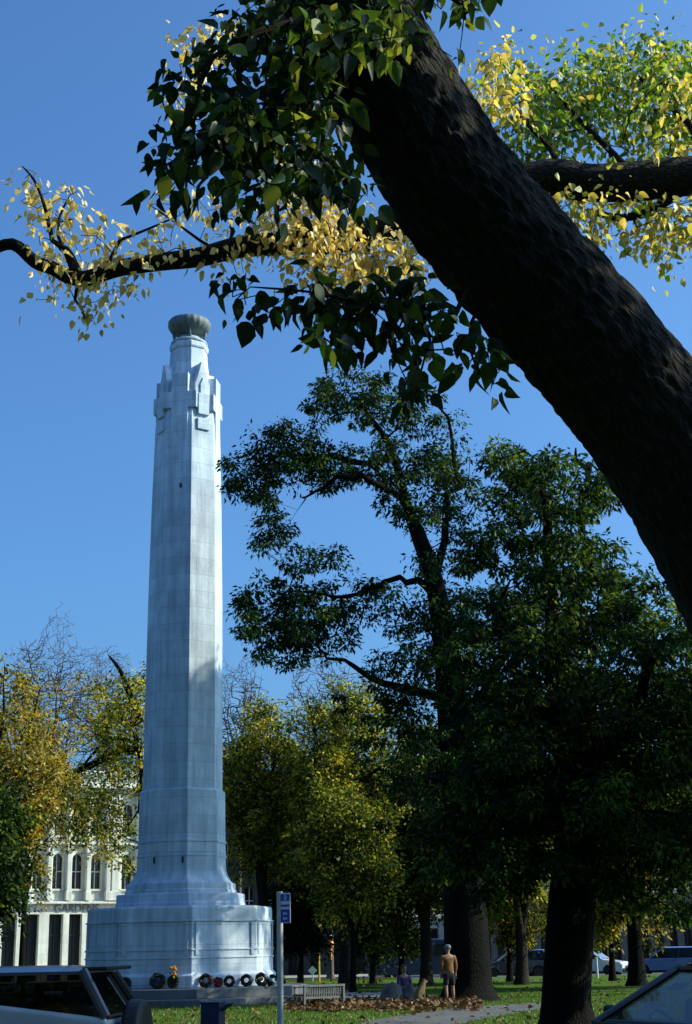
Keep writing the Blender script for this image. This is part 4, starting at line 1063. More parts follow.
text('GARDENS', 0.66, Matrix.Translation((ut, -0.02, zt_)) @ Matrix.Rotation(PI/2, 4, 'X'), simple('lettering_grey', (0.2, 0.19, 0.17), (0.16, 0.15, 0.14), 5, 0.7), wb_, 'lettering', 0.03)

def plain_building(label, pxl, pxr, Y, toppx, ang, nb, storeys, wallm, ground=True, wfrac=0.42, hd=0.0, group=None):
    O = P((pxl+pxr)/2, 950, Y); O.z = 0
    W = (pxr-pxl)*mpp(O)/2; Hh = P((pxl+pxr)/2, toppx, Y).z
    r_ = empty('town_building', (0, 0, 0), 0, label, 'building')
    sh = Hh/(storeys+0.25); rows = []
    for s in range(storeys):
        pitch = 2*W/nb; ops = []
        for k in range(nb):
            c = -W+pitch*(k+0.5); ops.append((c-pitch*wfrac/2, c+pitch*wfrac/2, s > 0 and storeys > 2))
        rows.append((s*sh+(0.03 if s == 0 else sh*0.28), s*sh+sh*(0.8 if s == 0 else 0.85), ops, 'doorway' if s == 0 else 'window'))
    facade(r_, O, ang, -W, W, Hh, rows, wallm, depth=14)
    b = MB(); b.box((0, -0.3, Hh-0.45), (2*W+0.3, 0.6, 0.3)); b.build('cornice', M[wallm], r_, uv=True, bevel=0.04)
    b = MB(); b.box((0, -0.12, sh), (2*W+0.1, 0.24, 0.22)); b.build('string_course', M[wallm], r_, uv=True, bevel=0.03)
    return r_
plain_building('dark grey stone office building behind the autumn trees in the middle', 190, 395, 97, 775, math.radians(-8), 9, 4, 'bluestone')
plain_building('pale stone building glimpsed between the trees above the dark van', 405, 485, 100, 800, math.radians(12), 4, 3, 'plaster')
plain_building('low grey building with pale piers behind the white parked car', 478, 800, 96, 893, math.radians(4), 22, 1, 'greystone', wfrac=0.55)
plain_building('grey stone building at the far left edge behind the golden tree', -240, -12, 99, 720, math.radians(10), 9, 4, 'greystone')

# ------------------------------------------------------------------ street furniture
sp = P(280.3, 1010, 20.0)
pole_top = P(281, 891.5, 20).z
sg = empty('parking_sign', (sp.x, sp.y, 0), 0, 'tall thin grey metal pole with a narrow blue parking sign at its top', 'sign')
b = MB(); b.lathe([(0.042, -0.02), (0.042, pole_top-0.005), (0.036, pole_top)], 20); b.build('pole', M['galv'], sg, smooth=False)
sgh = P(281, 892, 20).z-P(281, 921, 20).z; sgw = 0.135
zc_ = pole_top-0.03-sgh/2
b = MB(); b.box((0.075, -0.06, zc_), (sgw+0.012, 0.008, sgh+0.012)); b.build('sign_panel', M['sign_white'], sg, bevel=0.003)
b = MB(); b.box((0.075, -0.0665, zc_), (sgw-0.012, 0.004, sgh-0.016)); b.build('sign_face', M['sign_blue'], sg)
def glyph(nm, x, z, w_, h_):
    b = MB(); b.box((0.075+x, -0.071, zc_+z), (w_, 0.004, h_)); return b.build(nm, M['sign_white'], sg)
glyph('sign_symbol', 0, sgh*0.36, 0.022, 0.07)
glyph('sign_symbol', 0.004, sgh*0.385, 0.04, 0.022)
glyph('sign_band', 0, sgh*0.18, sgw-0.02, 0.045)
glyph('sign_band', 0, sgh*0.0, sgw-0.02, 0.035)
for k, zz in enumerate((-0.19, -0.36)):
    for j in range(3): glyph('sign_mark', (j-1)*0.019, sgh*zz, 0.014, 0.03-0.004*j)
b = MB()
for zz in (0.12, -0.12): b.box((0.035, -0.035, zc_+zz), (0.1, 0.05, 0.025))
b.build('sign_clamp', M['galv'], sg)

bp_ = P(213, 1010, 20.5)
bn_ = empty('litter_bin', (bp_.x, bp_.y, 0), math.radians(-14), 'dark blue litter bin with an angled lid flap on the grass verge', 'bin')
bz = P(213, 1003, 20.5).z
b = MB(); b.box((0, 0, bz/2), (0.27, 0.27, bz-0.02)); b.build('bin_body', M['bin'], bn_, bevel=0.015)
b = MB(); b.box((0, 0, bz+0.004), (0.28, 0.28, 0.03)); b.build('bin_rim', M['bin'], bn_, bevel=0.008)
b = MB(); b.box((0.2, -0.03, bz-0.05), (0.16, 0.24, 0.02), mtx=Matrix.Rotation(math.radians(-38), 3, 'Y')); b.build('lid_flap', M['bin'], bn_, bevel=0.006)
b = MB(); b.box((0, -0.137, bz*0.62), (0.16, 0.01, 0.06)); b.build('slot', M['void'], bn_)

# bench seen from behind
YBn = 43.2
bl = G(303, 1005.5, 0); br_ = G(346, 1004, 0)
bang = math.atan2(br_.y-bl.y, br_.x-bl.x)+0.0
bw = (br_-bl).length
bl = G(302, 1008, 0); br_ = G(347, 1006.5, 0); bw = (br_-bl).length
be = empty('park_bench', ((bl.x+br_.x)/2, (bl.y+br_.y)/2, 0), bang+math.radians(9), 'weathered grey wooden bench with an upright slatted back on the path edge', 'bench')
W_ = bw/2
b = MB(); n = 17
for k in range(n):
    x = -W_+0.06+(2*W_-0.12)*k/(n-1); b.box((x, 0.03, 0.48), (0.05, 0.025, 0.36), mtx=Matrix.Rotation(math.radians(8), 3, 'X'))
b.box((0, 0.0, 0.67), (2*W_, 0.05, 0.07)); b.box((0, 0.055, 0.3), (2*W_, 0.045, 0.07))
b.build('backrest', M['bench'], be, bevel=0.006)
b = MB()
for k in range(6): b.box((0, 0.12+k*0.085, 0.42-0.012), (2*W_-0.02, 0.068, 0.026))
b.box((0, 0.1, 0.37), (2*W_, 0.04, 0.07)); b.box((0, 0.56, 0.37), (2*W_, 0.04, 0.07))
b.build('seat', M['bench'], be, bevel=0.006)
for sx in (-1, 1):
    b = MB(); b.box((sx*(W_-0.03), 0.02, 0.34), (0.065, 0.065, 0.69)); b.build('leg', M['bench'], be, bevel=0.006)
    b = MB(); b.box((sx*(W_-0.03), 0.58, 0.31), (0.065, 0.065, 0.62)); b.build('leg', M['bench'], be, bevel=0.006)
    b = MB(); b.box((sx*(W_-0.03), 0.33, 0.635), (0.075, 0.62, 0.035)); b.build('armrest', M['bench'], be, bevel=0.008)

be.scale = (1, 1, 0.88)
# boulders
def boulder(px, py, wpx, hpx, label, seed):
    p = G(px, py, 0); m_ = mpp(p); r = wpx*m_/2; h = hpx*m_
    me = bpy.data.meshes.new('boulder'); bm = bmesh.new(); bmesh.ops.create_icosphere(bm, subdivisions=4, radius=1)
    for v in bm.verts:
        d = v.co.normalized(); k = 1+0.28*mn.noise(d*1.4+Vector((seed, 0, 0)))+0.1*mn.noise(d*4+Vector((0, seed, 0)))
        q = d*k; q.z = max(q.z, -0.25)
        for ax in (Vector((0.8, -0.5, 0.4)), Vector((-0.7, -0.3, 0.6)), Vector((0.1, -0.9, 0.3)), Vector((0.2, 0.2, 1))):
            ax = ax.normalized(); dd = q.dot(ax)-0.82
            if dd > 0: q -= ax*dd*0.8
        v.co = Vector((q.x*r, q.y*r*0.8, (q.z+0.2)*h/1.05))
    bm.to_mesh(me); bm.free()
    o = link('boulder', me, M['rock'], None, False); o.location = (p.x, p.y+r*0.5, 0)
    return tag(o, label, 'boulder', 'boulders beside the path')
boulder(392, 1003.5, 27, 19, 'larger dark grey boulder with sloping left side beside the bench', 2.3)
boulder(410, 1003.0, 17, 17, 'smaller paler boulder touching the larger one beside the dog', 6.1)

# far street furniture
def fp(px, py, Y): q = P(px, py, Y); return q
q = P(319, 960, 76.0)
yp = empty('yellow_post', (q.x, q.y, 0), 0, 'slim yellow post standing at the far kerb above the bench', 'post')
hz = P(319, 949, 76).z
b = MB(); b.lathe([(0.05, 0), (0.05, hz*0.93)], 12); b.build('shaft', M['yellow_paint'], yp)
b = MB(); b.lathe([(0.1, hz*0.93), (0.1, hz*0.99), (0.03, hz)], 12); b.build('cap', M['black'], yp)
q = P(331, 960, 75.5)
bc = empty('crossing_beacon', (q.x, q.y, 0), 0, 'banded crossing pole with an orange globe beyond the bench', 'beacon')
hg = P(331, 944, 75.5).z; ht = P(331, 927, 75.5).z
b = MB(); b.lathe([(0.05, 0), (0.05, hg-0.75)], 12); b.build('lower_pole', M['black'], bc)
b = MB(); b.lathe([(0.055, hg-0.75), (0.055, hg-0.1)], 12); b.build('orange_band', M['orange'], bc)
b = MB(); b.lathe([(0.035, hg+0.1), (0.035, ht)], 12); b.build('upper_pole', M['black'], bc)
b = MB(); b.ball((0, 0, hg), 0.17, 16, 10, (1, 1, 1.3)); b.build('globe', M['orange'], bc, smooth=True)
for k in range(3):
    b = MB(); b.lathe([(0.045, ht-0.1-k*0.32), (0.045, ht+0.03-k*0.32)], 12); b.build('white_band', M['white_paint'], bc)
q = P(312.5, 960, 77)
ws = empty('small_sign', (q.x, q.y, 0), 0, 'small white diamond shaped sign on a short stake left of the yellow post', 'sign')
hz = P(312.5, 970.5, 77).z
b = MB(); b.lathe([(0.03, 0), (0.03, hz)], 8); b.build('stake', M['galv'], ws)
b = MB(); b.box((0, -0.05, hz), (0.34, 0.02, 0.34), mtx=Matrix.Rotation(PI/4, 3, 'Y')); b.build('plate', M['sign_white'], ws)
b = MB(); b.box((P(350, 980, 77.8).x, 77.93, 0.05), (6.5, 0.1, 0.09)); tag(b.build('kerb_line', M['yellow_paint']), kind='structure')
q = P(597, 970, 72)
gp = empty('bollard_post', (q.x, q.y, 0), 0, 'pale slim post on the lawn edge in front of the white parked car', 'post')
hz = P(597, 957.5, 72).z
b = MB(); b.lathe([(0.06, 0), (0.06, hz*0.95)], 12); b.build('shaft', M['galv'], gp)
b = MB(); b.lathe([(0.075, hz*0.95), (0.075, hz*0.985), (0.03, hz)], 12); b.build('cap', M['galv'], gp)

# ------------------------------------------------------------------ vehicles
def wheel(car, x, y, r):
    s = 1 if y > 0 else -1
    w_ = empty('wheel', (x, y, r)); w_.parent = car
    mt = Matrix.Rotation(PI/2, 4, 'X')
    def lat(prof, nm, m, n=28):
        b = MB(); b.lathe(prof, n); b.v = [tuple(mt @ Vector(v)) for v in b.v]; return b.build(nm, m, w_, smooth=False)
    lat([(r*0.62, -0.09), (r*0.93, -0.1), (r, -0.07), (r, 0.07), (r*0.93, 0.1), (r*0.62, 0.09)], 'tyre', M['tyre'])
    lat([(r*0.61, -0.085), (r*0.55, -0.06), (r*0.2, -0.075), (r*0.2, 0.075), (r*0.55, 0.06), (r*0.61, 0.085)], 'rim', M['rim'])
def car(name, label, cat, loc, heading, L=4.0, Wd=1.66, H=1.48, belt=0.92, pm='paint_silver', x_fb=0.85, x_fr=0.1, x_rr=-1.55, x_rb=-1.9, hood=0.82, tail=0.9, group=None, spare=False, wr=0.3, detail=True, belt_r=None, roof_m=None, glass='carglass'):
    c = empty(name, loc, heading, label, cat, group)
    hl = L/2; hw = Wd/2; z0 = 0.2; belt_r = belt_r or belt
    def bz(x): return belt+(belt_r-belt)*max(0, min(1, (x_fb-x)/(x_fb-x_rb)))
    # lower body: side profile with wheel arches, lofted across
    xf, xr = hl-0.75, -hl+0.72
    def arch(xc): return [(xc+(wr+0.06)*math.cos(a), max(z0, wr+(wr+0.06)*math.sin(a))) for a in [PI*k/10 for k in range(11)]]
    prof = [(hl-0.08, z0), (hl, 0.42), (hl-0.02, 0.62), (hl-0.14, hood-0.06), (x_fb+0.35, hood+0.04), (x_fb, belt-0.01), (x_rb, belt_r-0.01)]
    if x_rb > -hl+0.35: prof += [(-hl+0.12, tail), (-hl+0.02, tail-0.08)]
    else: prof += [(-hl+0.03, belt_r-0.06)]
    prof += [(-hl, 0.45), (-hl+0.08, z0)]
    bot = sorted([p for p in arch(xr) if p[1] > z0-1e-6], key=lambda p: p[0])+sorted([p for p in arch(xf) if p[1] > z0-1e-6], key=lambda p: p[0])
    poly = prof+bot
    n = len(poly); ys = [-hw+0.03, -hw, -hw*0.86, 0, hw*0.86, hw, hw-0.03]
    # main shell
    me = bpy.data.meshes.new('body'); bm = bmesh.new()
    ring = []
    def wy(z, s): return s*(hw-0.05*max(0, (0.55-z))-0.10*max(0, z-0.6))
    left = [bm.verts.new((x, wy(z, 1), z)) for x, z in poly]; right = [bm.verts.new((x, wy(z, -1), z)) for x, z in poly]
    bm.faces.new(left); bm.faces.new(right[::-1])
    for i in range(n): bm.faces.new((left[(i+1) % n], left[i], right[i], right[(i+1) % n]))
    bmesh.ops.recalc_face_normals(bm, faces=bm.faces)
    es = [e for e in bm.edges if len(e.link_faces) == 2 and e.calc_face_angle(0) > 0.9 and (abs(e.verts[0].co.y) > 0.5) and e.verts[0].co.y*e.verts[1].co.y > 0 and min(v.co.z for v in e.verts) > 0.4 and not any(abs(math.hypot(v.co.x-xc, v.co.z-wr)-(wr+.06)) < 0.02 for v in e.verts for xc in (xf, xr))]
    bmesh.ops.bevel(bm, geom=es, offset=0.05, segments=4, affect='EDGES', profile=0.5, clamp_overlap=True)
    bmesh.ops.triangulate(bm, faces=[f for f in bm.faces if len(f.verts) > 8])
    bm.to_mesh(me); bm.free(); body = link('body', me, M[pm], c)
    wb = wy(belt, 1)-0.01; wrf = wb-0.14
    # corners
    def cn(x, s, top): return Vector((x, s*(wrf if top else wb), H-0.05 if top else bz(x)-0.01))
    # roof
    b = MB(); npx, npy = 8, 7; vs = []; fs = []
    for i in range(npx):
        for j in range(npy):
            x = x_rr-0.05+(x_fr-x_rr+0.1)*i/(npx-1); y = (-1+2*j/(npy-1))
            vs.append((x, y*(wrf+0.02), H-0.05+0.055*(1-y**4)*(1-(2*i/(npx-1)-1)**6*0.8)))
    nn = len(vs); vs += [(v[0], v[1], v[2]-0.03) for v in vs]
    for i in range(npx-1):
        for j in range(npy-1):
            a = i*npy+j; fs.append((a, a+npy, a+npy+1, a+1)); fs.append((nn+a, nn+a+1, nn+a+npy+1, nn+a+npy))
    edge = [i*npy for i in range(npx)]+[(npx-1)*npy+j for j in range(1, npy)]+[i*npy+npy-1 for i in range(npx-2, -1, -1)]+[j for j in range(npy-2, 0, -1)]
    for k in range(len(edge)): a, d = edge[k], edge[(k+1) % len(edge)]; fs.append((a, d, nn+d, nn+a))
    b.add(vs, fs); b.build('roof', M[roof_m or pm], c, smooth=False)
    # pillars
    b = MB()
    for s in (-1, 1):
        for (xb, xt, r) in ((x_fb, x_fr, 0.035), (x_rb, x_rr, 0.05)):
            b = MB(); b.tube([cn(xb, s, False), cn(xt, s, True)], [r, r], 8); b.build('pillar', M[roof_m and 'paint_black' or pm], c)
        xm = (x_fb+x_rb)/2-0.1; xmt = (x_fr+x_rr)/2-0.02
        b = MB(); b.tube([cn(xm, s, False), cn(xmt, s, True)], [0.035, 0.03], 6); b.build('pillar', M['black'], c)
        xq = x_rb+0.5; xqt = x_rr+0.36
        quad = lambda a, b_, d, e: ([a, b_, d, e], [(0, 1, 2, 3)])
        for (xa, xat, xb2, xbt) in ((x_fb-0.05, x_fr-0.04, xm+0.03, xmt+0.03), (xm-0.03, xmt-0.03, x_rb+0.05, x_rr+0.05)):
            b = MB(); pin = Vector((0, -s*0.012, 0))
            b.add([cn(xa, s, False)+pin, cn(xb2, s, False)+pin, cn(xbt, s, True)+pin, cn(xat, s, True)+pin], [(0, 1, 2, 3)]); b.build('side_window', M[glass], c)
        # mirror
        b = MB(); b.box((x_fb-0.28, s*(hw+0.02), belt+0.07), (0.09, 0.2, 0.13)); b.build('wing_mirror', M['black'], c, bevel=0.025)
    for nm, xb, xt, inn in (('windscreen', x_fb, x_fr, -0.02), ('rear_window', x_rb, x_rr, 0.02)):
        b = MB(); b.add([cn(xb, -1, False)+Vector((inn, 0.03, 0)), cn(xb, 1, False)+Vector((inn, -0.03, 0)), cn(xt, 1, True)+Vector((inn, -0.03, 0)), cn(xt, -1, True)+Vector((inn, 0.03, 0))], [(0, 1, 2, 3)])
        g = b.build(nm, M[glass], c)
        b = MB(); b.tube([cn(xb, -1, False), cn(xb, 1, False)], [0.022, 0.022], 6); b.build('window_seal', M['black'], c)
    if detail:
        b = MB(); b.box(((x_fb+x_rb)/2, 0, belt_r-0.1), (x_fb-x_rb-0.1, 2*wb-0.12, 0.05)); b.build('interior_floor', M['seat'], c)
        for x in (0.05, -0.95):
            for y in (-0.36, 0.36):
                b = MB(); b.box((x_fb-0.95+x*1.0, y, H-0.52), (0.14, 0.48, 0.4), mtx=Matrix.Rotation(math.radians(-12), 3, 'Y')); b.box((x_fb-1.0+x, y, H-0.25), (0.1, 0.26, 0.18)); b.build('seat', M['seat'], c, bevel=0.04)
        b = MB(); b.box((x_fb-0.2, 0, belt-0.01), (0.35, 2*wb-0.2, 0.08)); b.build('dashboard', M['black'], c, bevel=0.03)
        mtc = []
        b = MB()
        for k in range(20): pass
        ang_ = PI/2; st = empty('steering_wheel', (x_fb-0.45, -0.36, belt-0.06)); st.parent = c; st.rotation_euler = (0, math.radians(-62), 0)
        b.tube([(0.18*math.cos(2*PI*k/20), 0.18*math.sin(2*PI*k/20), 0) for k in range(21)], 0.014, 6); b.build('wheel_rim', M['black'], st)
    for s in (-1, 1):
        b = MB(); b.box((hl-0.05, s*(hw-0.28), 0.6), (0.1, 0.34, 0.15)); b.build('headlight', M['clear_lens'], c, bevel=0.03)
        b = MB(); b.box((-hl+0.03, s*(hw-0.14), belt_r-0.22), (0.11, 0.2, 0.24)); b.build('tail_light', M['red_lens'], c, bevel=0.025)
        for x in (xf, xr): wheel(c, x, s*(hw-0.14), wr)
        b = MB()
        for xh in (xm+0.18, x_rb+0.5): 
            b = MB(); b.box((xh, s*(wy(belt-0.12, 1)+0.012), belt-0.12), (0.17, 0.03, 0.03)); b.build('door_handle', M['black'], c, bevel=0.008)
    b = MB(); b.box((hl-0.02, 0, 0.36), (0.14, Wd-0.1, 0.17)); b.build('bumper', M['black'], c, bevel=0.04)
    b = MB(); b.box((-hl+0.02, 0, 0.36), (0.14, Wd-0.1, 0.17)); b.build('bumper', M['black'], c, bevel=0.04)
    b = MB(); b.box((0, 0, 0.24), (L-0.5, Wd-0.5, 0.1)); b.build('underbody', M['black'], c)
    if spare:
        sw = empty('spare_wheel', (-hl-0.13, 0.3, belt_r-0.2)); sw.parent = c
        b = MB(); b.lathe([(0.02, -0.1), (0.3, -0.1), (0.34, -0.06), (0.34, 0.07), (0.3, 0.1), (0.02, 0.1)], 32); b.v = [tuple(Matrix.Rotation(PI/2, 4, 'Y') @ Vector(v)) for v in b.v]; b.build('wheel_cover', M['black'], sw, bevel=0.02)
        b = MB(); b.box((x_rr-0.1, 0, H-0.03), (0.24, 2*wrf-0.1, 0.035)); b.build('roof_spoiler', M['black'], c, bevel=0.012)
    return c
# parked car, bottom left: heading left
hd = math.radians(180-4)
hv = Vector((math.cos(hd), math.sin(hd), 0)); lv = Vector((-math.sin(hd), math.cos(hd), 0))
rear = P(112, 1020, 14.0); rear.z = 0           # near rear corner
Lc, Wc = 4.0, 1.66
cpos = rear+hv*(Lc/2)-lv*(Wc/2-0.05)
c1 = car('parked_car', 'pale silver blue parked car with dark glass and a spare wheel on its tail', 'car', (cpos.x, cpos.y, -0.13), hd, L=Lc, Wd=Wc, H=1.62, belt=1.5, belt_r=1.16, pm='paint_silver', x_fb=0.75, x_fr=0.2, x_rr=-1.66, x_rb=-1.93, hood=1.0, tail=1.08, wr=0.33, spare=True, roof_m='paint_navy')
# parked car, bottom right: heading left and a little towards the camera
hd = math.radians(180+27)
hv = Vector((math.cos(hd), math.sin(hd), 0)); lv = Vector((-math.sin(hd), math.cos(hd), 0))
far_base = P(597, 1021, 13.3); far_base.z = 0   # right (far) foot of the windscreen
cpos = far_base-hv*0.85+lv*0.74
c2 = car('parked_car', 'black parked car with a sloping windscreen at the lower right', 'car', (cpos.x, cpos.y, -0.13), hd, L=4.2, Wd=1.7, H=1.56, belt=1.06, pm='paint_black', x_fb=0.85, x_fr=-0.05, x_rr=-1.5, x_rb=-1.95, hood=0.98, tail=1.02, wr=0.31, glass='screen_glass')
# licence labels on the inside of its windscreen
def on_screen(t, y):   # t 0 at base .. 1 at top
    return Vector((0.85+(-0.05-0.85)*t-0.035, y, 1.05+(1.51-1.05)*t-0.006))
for nm, t, y, w_, h_, m_ in (('licence_label', 0.6, -0.38, 0.2, 0.14, simple('green_label', (0.05, 0.25, 0.09), (0.04, 0.2, 0.07), 5, 0.6)), ('licence_label', 0.2, -0.36, 0.2, 0.16, M['sign_white'])):
    b = MB(); b.add([on_screen(t, y-w_/2), on_screen(t, y+w_/2), on_screen(t+h_, y+w_/2), on_screen(t+h_, y-w_/2)], [(0, 1, 2, 3)]); b.build(nm, m_, c2)
# cars on the far street
def far_car(label, px, Y, hdg, pm, **k):
    q = P(px, 960, Y); return car('parked_car', label, 'car', (q.x, q.y, -0.13), math.radians(hdg), pm=pm, group='cars on the far street', detail=False, **k)
far_car('white parked car beyond the lawn just right of the thick trunk', 590, 81, -25, 'paint_white')
far_car('blue parked car beyond the lawn left of the thick trunk', 543, 82, 10, 'paint_blue')
far_car('pale blue parked car beyond the right hand autumn trunk', 668, 80, 160, 'paint_blue')
far_car('dark parked car in shade beyond the lawn between the two dark trunks', 512, 81, 185, 'paint_black')
# dark van behind the standing person
q = P(418, 960, 80)
vn = empty('parked_van', (q.x, q.y, -0.13), math.radians(180), 'dark blue van parked beyond the lawn behind the seated person', 'van')
pv = [(2.4, 0.3), (2.45, 0.8), (2.2, 1.15), (1.55, 2.0), (1.3, 2.12), (-2.3, 2.12), (-2.42, 1.9), (-2.45, 0.3)]
me = MB(); me.prism(pv, 1.8, Matrix.Translation((0, 0.9, 0)) @ Matrix.Rotation(PI/2, 4, 'X')); me.build('body', M['paint_navy'], vn, bevel=0.07, seg=3)
for s in (-1, 1):
    for x0, x1 in ((1.62, 0.75), (0.6, -0.7), (-0.85, -2.2)):
        b = MB(); b.box(((x0+x1)/2, s*0.905, 1.55), (abs(x0-x1), 0.012, 0.62)); b.build('side_window', M['window_dark'], vn, bevel=0.02)
    b = MB(); b.box((0.68, s*0.906, 1.1), (0.03, 0.012, 1.5)); b.build('door_edge', M['black'], vn)
    for x in (1.5, -1.5): wheel(vn, x, s*0.78, 0.32)
    b = MB(); b.box((2.42, s*0.62, 0.85), (0.1, 0.32, 0.18)); b.build('headlight', M['clear_lens'], vn, bevel=0.03)
    b = MB(); b.box((-2.44, s*0.72, 1.0), (0.06, 0.14, 0.4)); b.build('tail_light', M['red_lens'], vn, bevel=0.02)
b = MB(); b.box((1.895, 0, 1.6), (0.05, 1.5, 0.86), mtx=Matrix.Rotation(math.radians(-37), 3, 'Y')); b.build('windscreen', M['window_dark'], vn)

# ------------------------------------------------------------------ people and dog
def skin_mesh(verts, edges, name, m, parent, root_i=0, sub=2):
    me = bpy.data.meshes.new(name); me.from_pydata([v[:3] for v in verts], edges, [])
    o = bpy.data.objects.new(name, me); COL.objects.link(o)
    sm = o.modifiers.new('s', 'SKIN'); sm.use_smooth_shade = True
    lay = me.skin_vertices[0].data
    for i, v in enumerate(verts):
        r = v[3]; lay[i].radius = r if isinstance(r, tuple) else (r, r); lay[i].use_root = (i == root_i)
    o.modifiers.new('d', 'SUBSURF').levels = sub
    dg = bpy.context.evaluated_depsgraph_get(); dg.update()
    nm = bpy.data.meshes.new_from_object(o.evaluated_get(dg)); bpy.data.objects.remove(o)
    nm.materials.clear(); nm.name = name
    return link(name, nm, m, parent, True)
def hand(V, E, w, d, sd, s=1.0):
    """wrist index w, direction d, side vector sd"""
    b = Vector(V[w][:3]); d = Vector(d).normalized(); sd = Vector(sd).normalized()
    pi = len(V); V.append((*(b+d*0.05), (0.034, 0.02))); E.append((w, pi))
    for k, L in zip((-1.5, -0.5, 0.5, 1.5), (0.075, 0.088, 0.085, 0.066)):
        a = b+d*0.095+sd*k*0.019; i = len(V); V.append((*a, 0.01)); E.append((pi, i))
        V.append((*(a+d*L*0.55), 0.0085)); E.append((i, i+1)); nrm = d.cross(sd); V.append((*(a+d*L*0.95+nrm*0.02), 0.0075)); E.append((i+1, i+2))
    i = len(V); V.append((*(b+d*0.05+sd*-0.045), 0.011)); E.append((pi, i)); V.append((*(b+d*0.095+sd*-0.06), 0.009)); E.append((i, i+1))
def face(parent, c, fwd, r=0.1):
    f = Vector(fwd).normalized(); s = Vector((-f.y, f.x, 0)); c = Vector(c)
    for k in (-1, 1):
        b = MB(); p = c+f*r*0.86+s*k*r*0.34; b.ball(p, 0.012, 8, 6); b.build('eye', M['dark_cloth'], parent, smooth=True)
# standing person seen from behind, sunlit from the right
g = G(450, 1003.5, 0)
PS = 0.93
pr_ = empty('person', (g.x, g.y, 0), math.radians(18), 'standing person in tan top, dark shorts and grey cap before the dark trunk', 'person')
V = [(0, 0, 0.92, (0.15, 0.11)), (0, 0.0, 1.08, (0.135, 0.1)), (0, 0.01, 1.26, (0.165, 0.115)), (0, 0.0, 1.4, (0.15, 0.09)), (0, 0.0, 1.48, 0.055), (0, 0.02, 1.54, 0.058), (0, 0.035, 1.6, (0.078, 0.092)), (0, 0.025, 1.67, (0.078, 0.095)), (0, 0.01, 1.72, 0.055)]
E = [(0, 1), (1, 2), (2, 3), (3, 4), (4, 5), (5, 6), (6, 7), (7, 8)]
for s in (-1, 1):
    i = len(V); V += [(s*0.19, 0, 1.39, 0.06), (s*0.24, -0.02, 1.14, 0.045), (s*0.25, 0.06, 0.9, 0.03)]; E += [(3, i), (i, i+1), (i+1, i+2)]
    hand(V, E, i+2, (0, 0.1, -1), (0, 1, 0))
    i = len(V); V += [(s*0.1, 0, 0.84, 0.09), (s*0.12, 0.02*s, 0.48, 0.058), (s*0.125, -0.03+0.03*s, 0.28, 0.055), (s*0.125, 0.0+0.03*s, 0.09, 0.036), (s*0.13, 0.02+0.03*s, 0.04, 0.04), (s*0.14, 0.15+0.03*s, 0.03, 0.035)]
    E += [(0, i)]+[(i+k, i+k+1) for k in range(5)]
body = skin_mesh(V, E, 'body', M['skin'], pr_)
face(pr_, (0, 0.03, 1.64), (0, 1, 0))
b = MB(); b.ball((0, 0.125, 1.615), 0.018, 8, 6, (0.8, 1, 1.2)); b.build('nose', M['skin'], pr_, smooth=True)
for s in (-1, 1):
    b = MB(); b.ball((s*0.082, 0.02, 1.63), 0.026, 8, 6, (0.4, 0.8, 1.2)); b.build('ear', M['skin'], pr_, smooth=True)
Vs = [(0, 0, 0.84, (0.19, 0.15)), (0, 0, 1.08, (0.165, 0.128)), (0, 0.01, 1.26, (0.178, 0.13)), (0, 0.0, 1.4, (0.16, 0.1)), (0, 0, 1.455, 0.075)]
Es = [(0, 1), (1, 2), (2, 3), (3, 4)]
for s in (-1, 1):
    i = len(Vs); Vs += [(s*0.195, 0, 1.39, 0.078), (s*0.238, -0.02, 1.15, 0.064), (s*0.248, 0.045, 0.95, 0.048)]; Es += [(3, i), (i, i+1), (i+1, i+2)]
skin_mesh(Vs, Es, 'shirt', M['tan_cloth'], pr_)
Vs = [(0, 0, 0.98, (0.16, 0.12)), (0, 0, 0.86, (0.165, 0.13))]; Es = [(0, 1)]
for s in (-1, 1):
    i = len(Vs); Vs += [(s*0.1, 0, 0.78, 0.11), (s*0.118, 0.01*s, 0.52, 0.092)]; Es += [(1, i), (i, i+1)]
skin_mesh(Vs, Es, 'shorts', M['dark_cloth'], pr_)
b = MB(); b.lathe([(0.102, 1.655), (0.105, 1.7), (0.09, 1.745), (0.05, 1.77), (0.005, 1.775)], 20, (0, 0.022, 0)); b.box((0, 0.135, 1.665), (0.15, 0.1, 0.012)); b.build('cap', M['grey_cap'], pr_, smooth=True)
for s in (-1, 1):
    b = MB(); b.ball((s*0.135, 0.075+0.03*s, 0.04), 0.06, 12, 8, (0.8, 2.2, 0.68)); b.build('shoe', M['dark_cloth'], pr_, smooth=True)
pr_.scale = (PS, PS, PS)
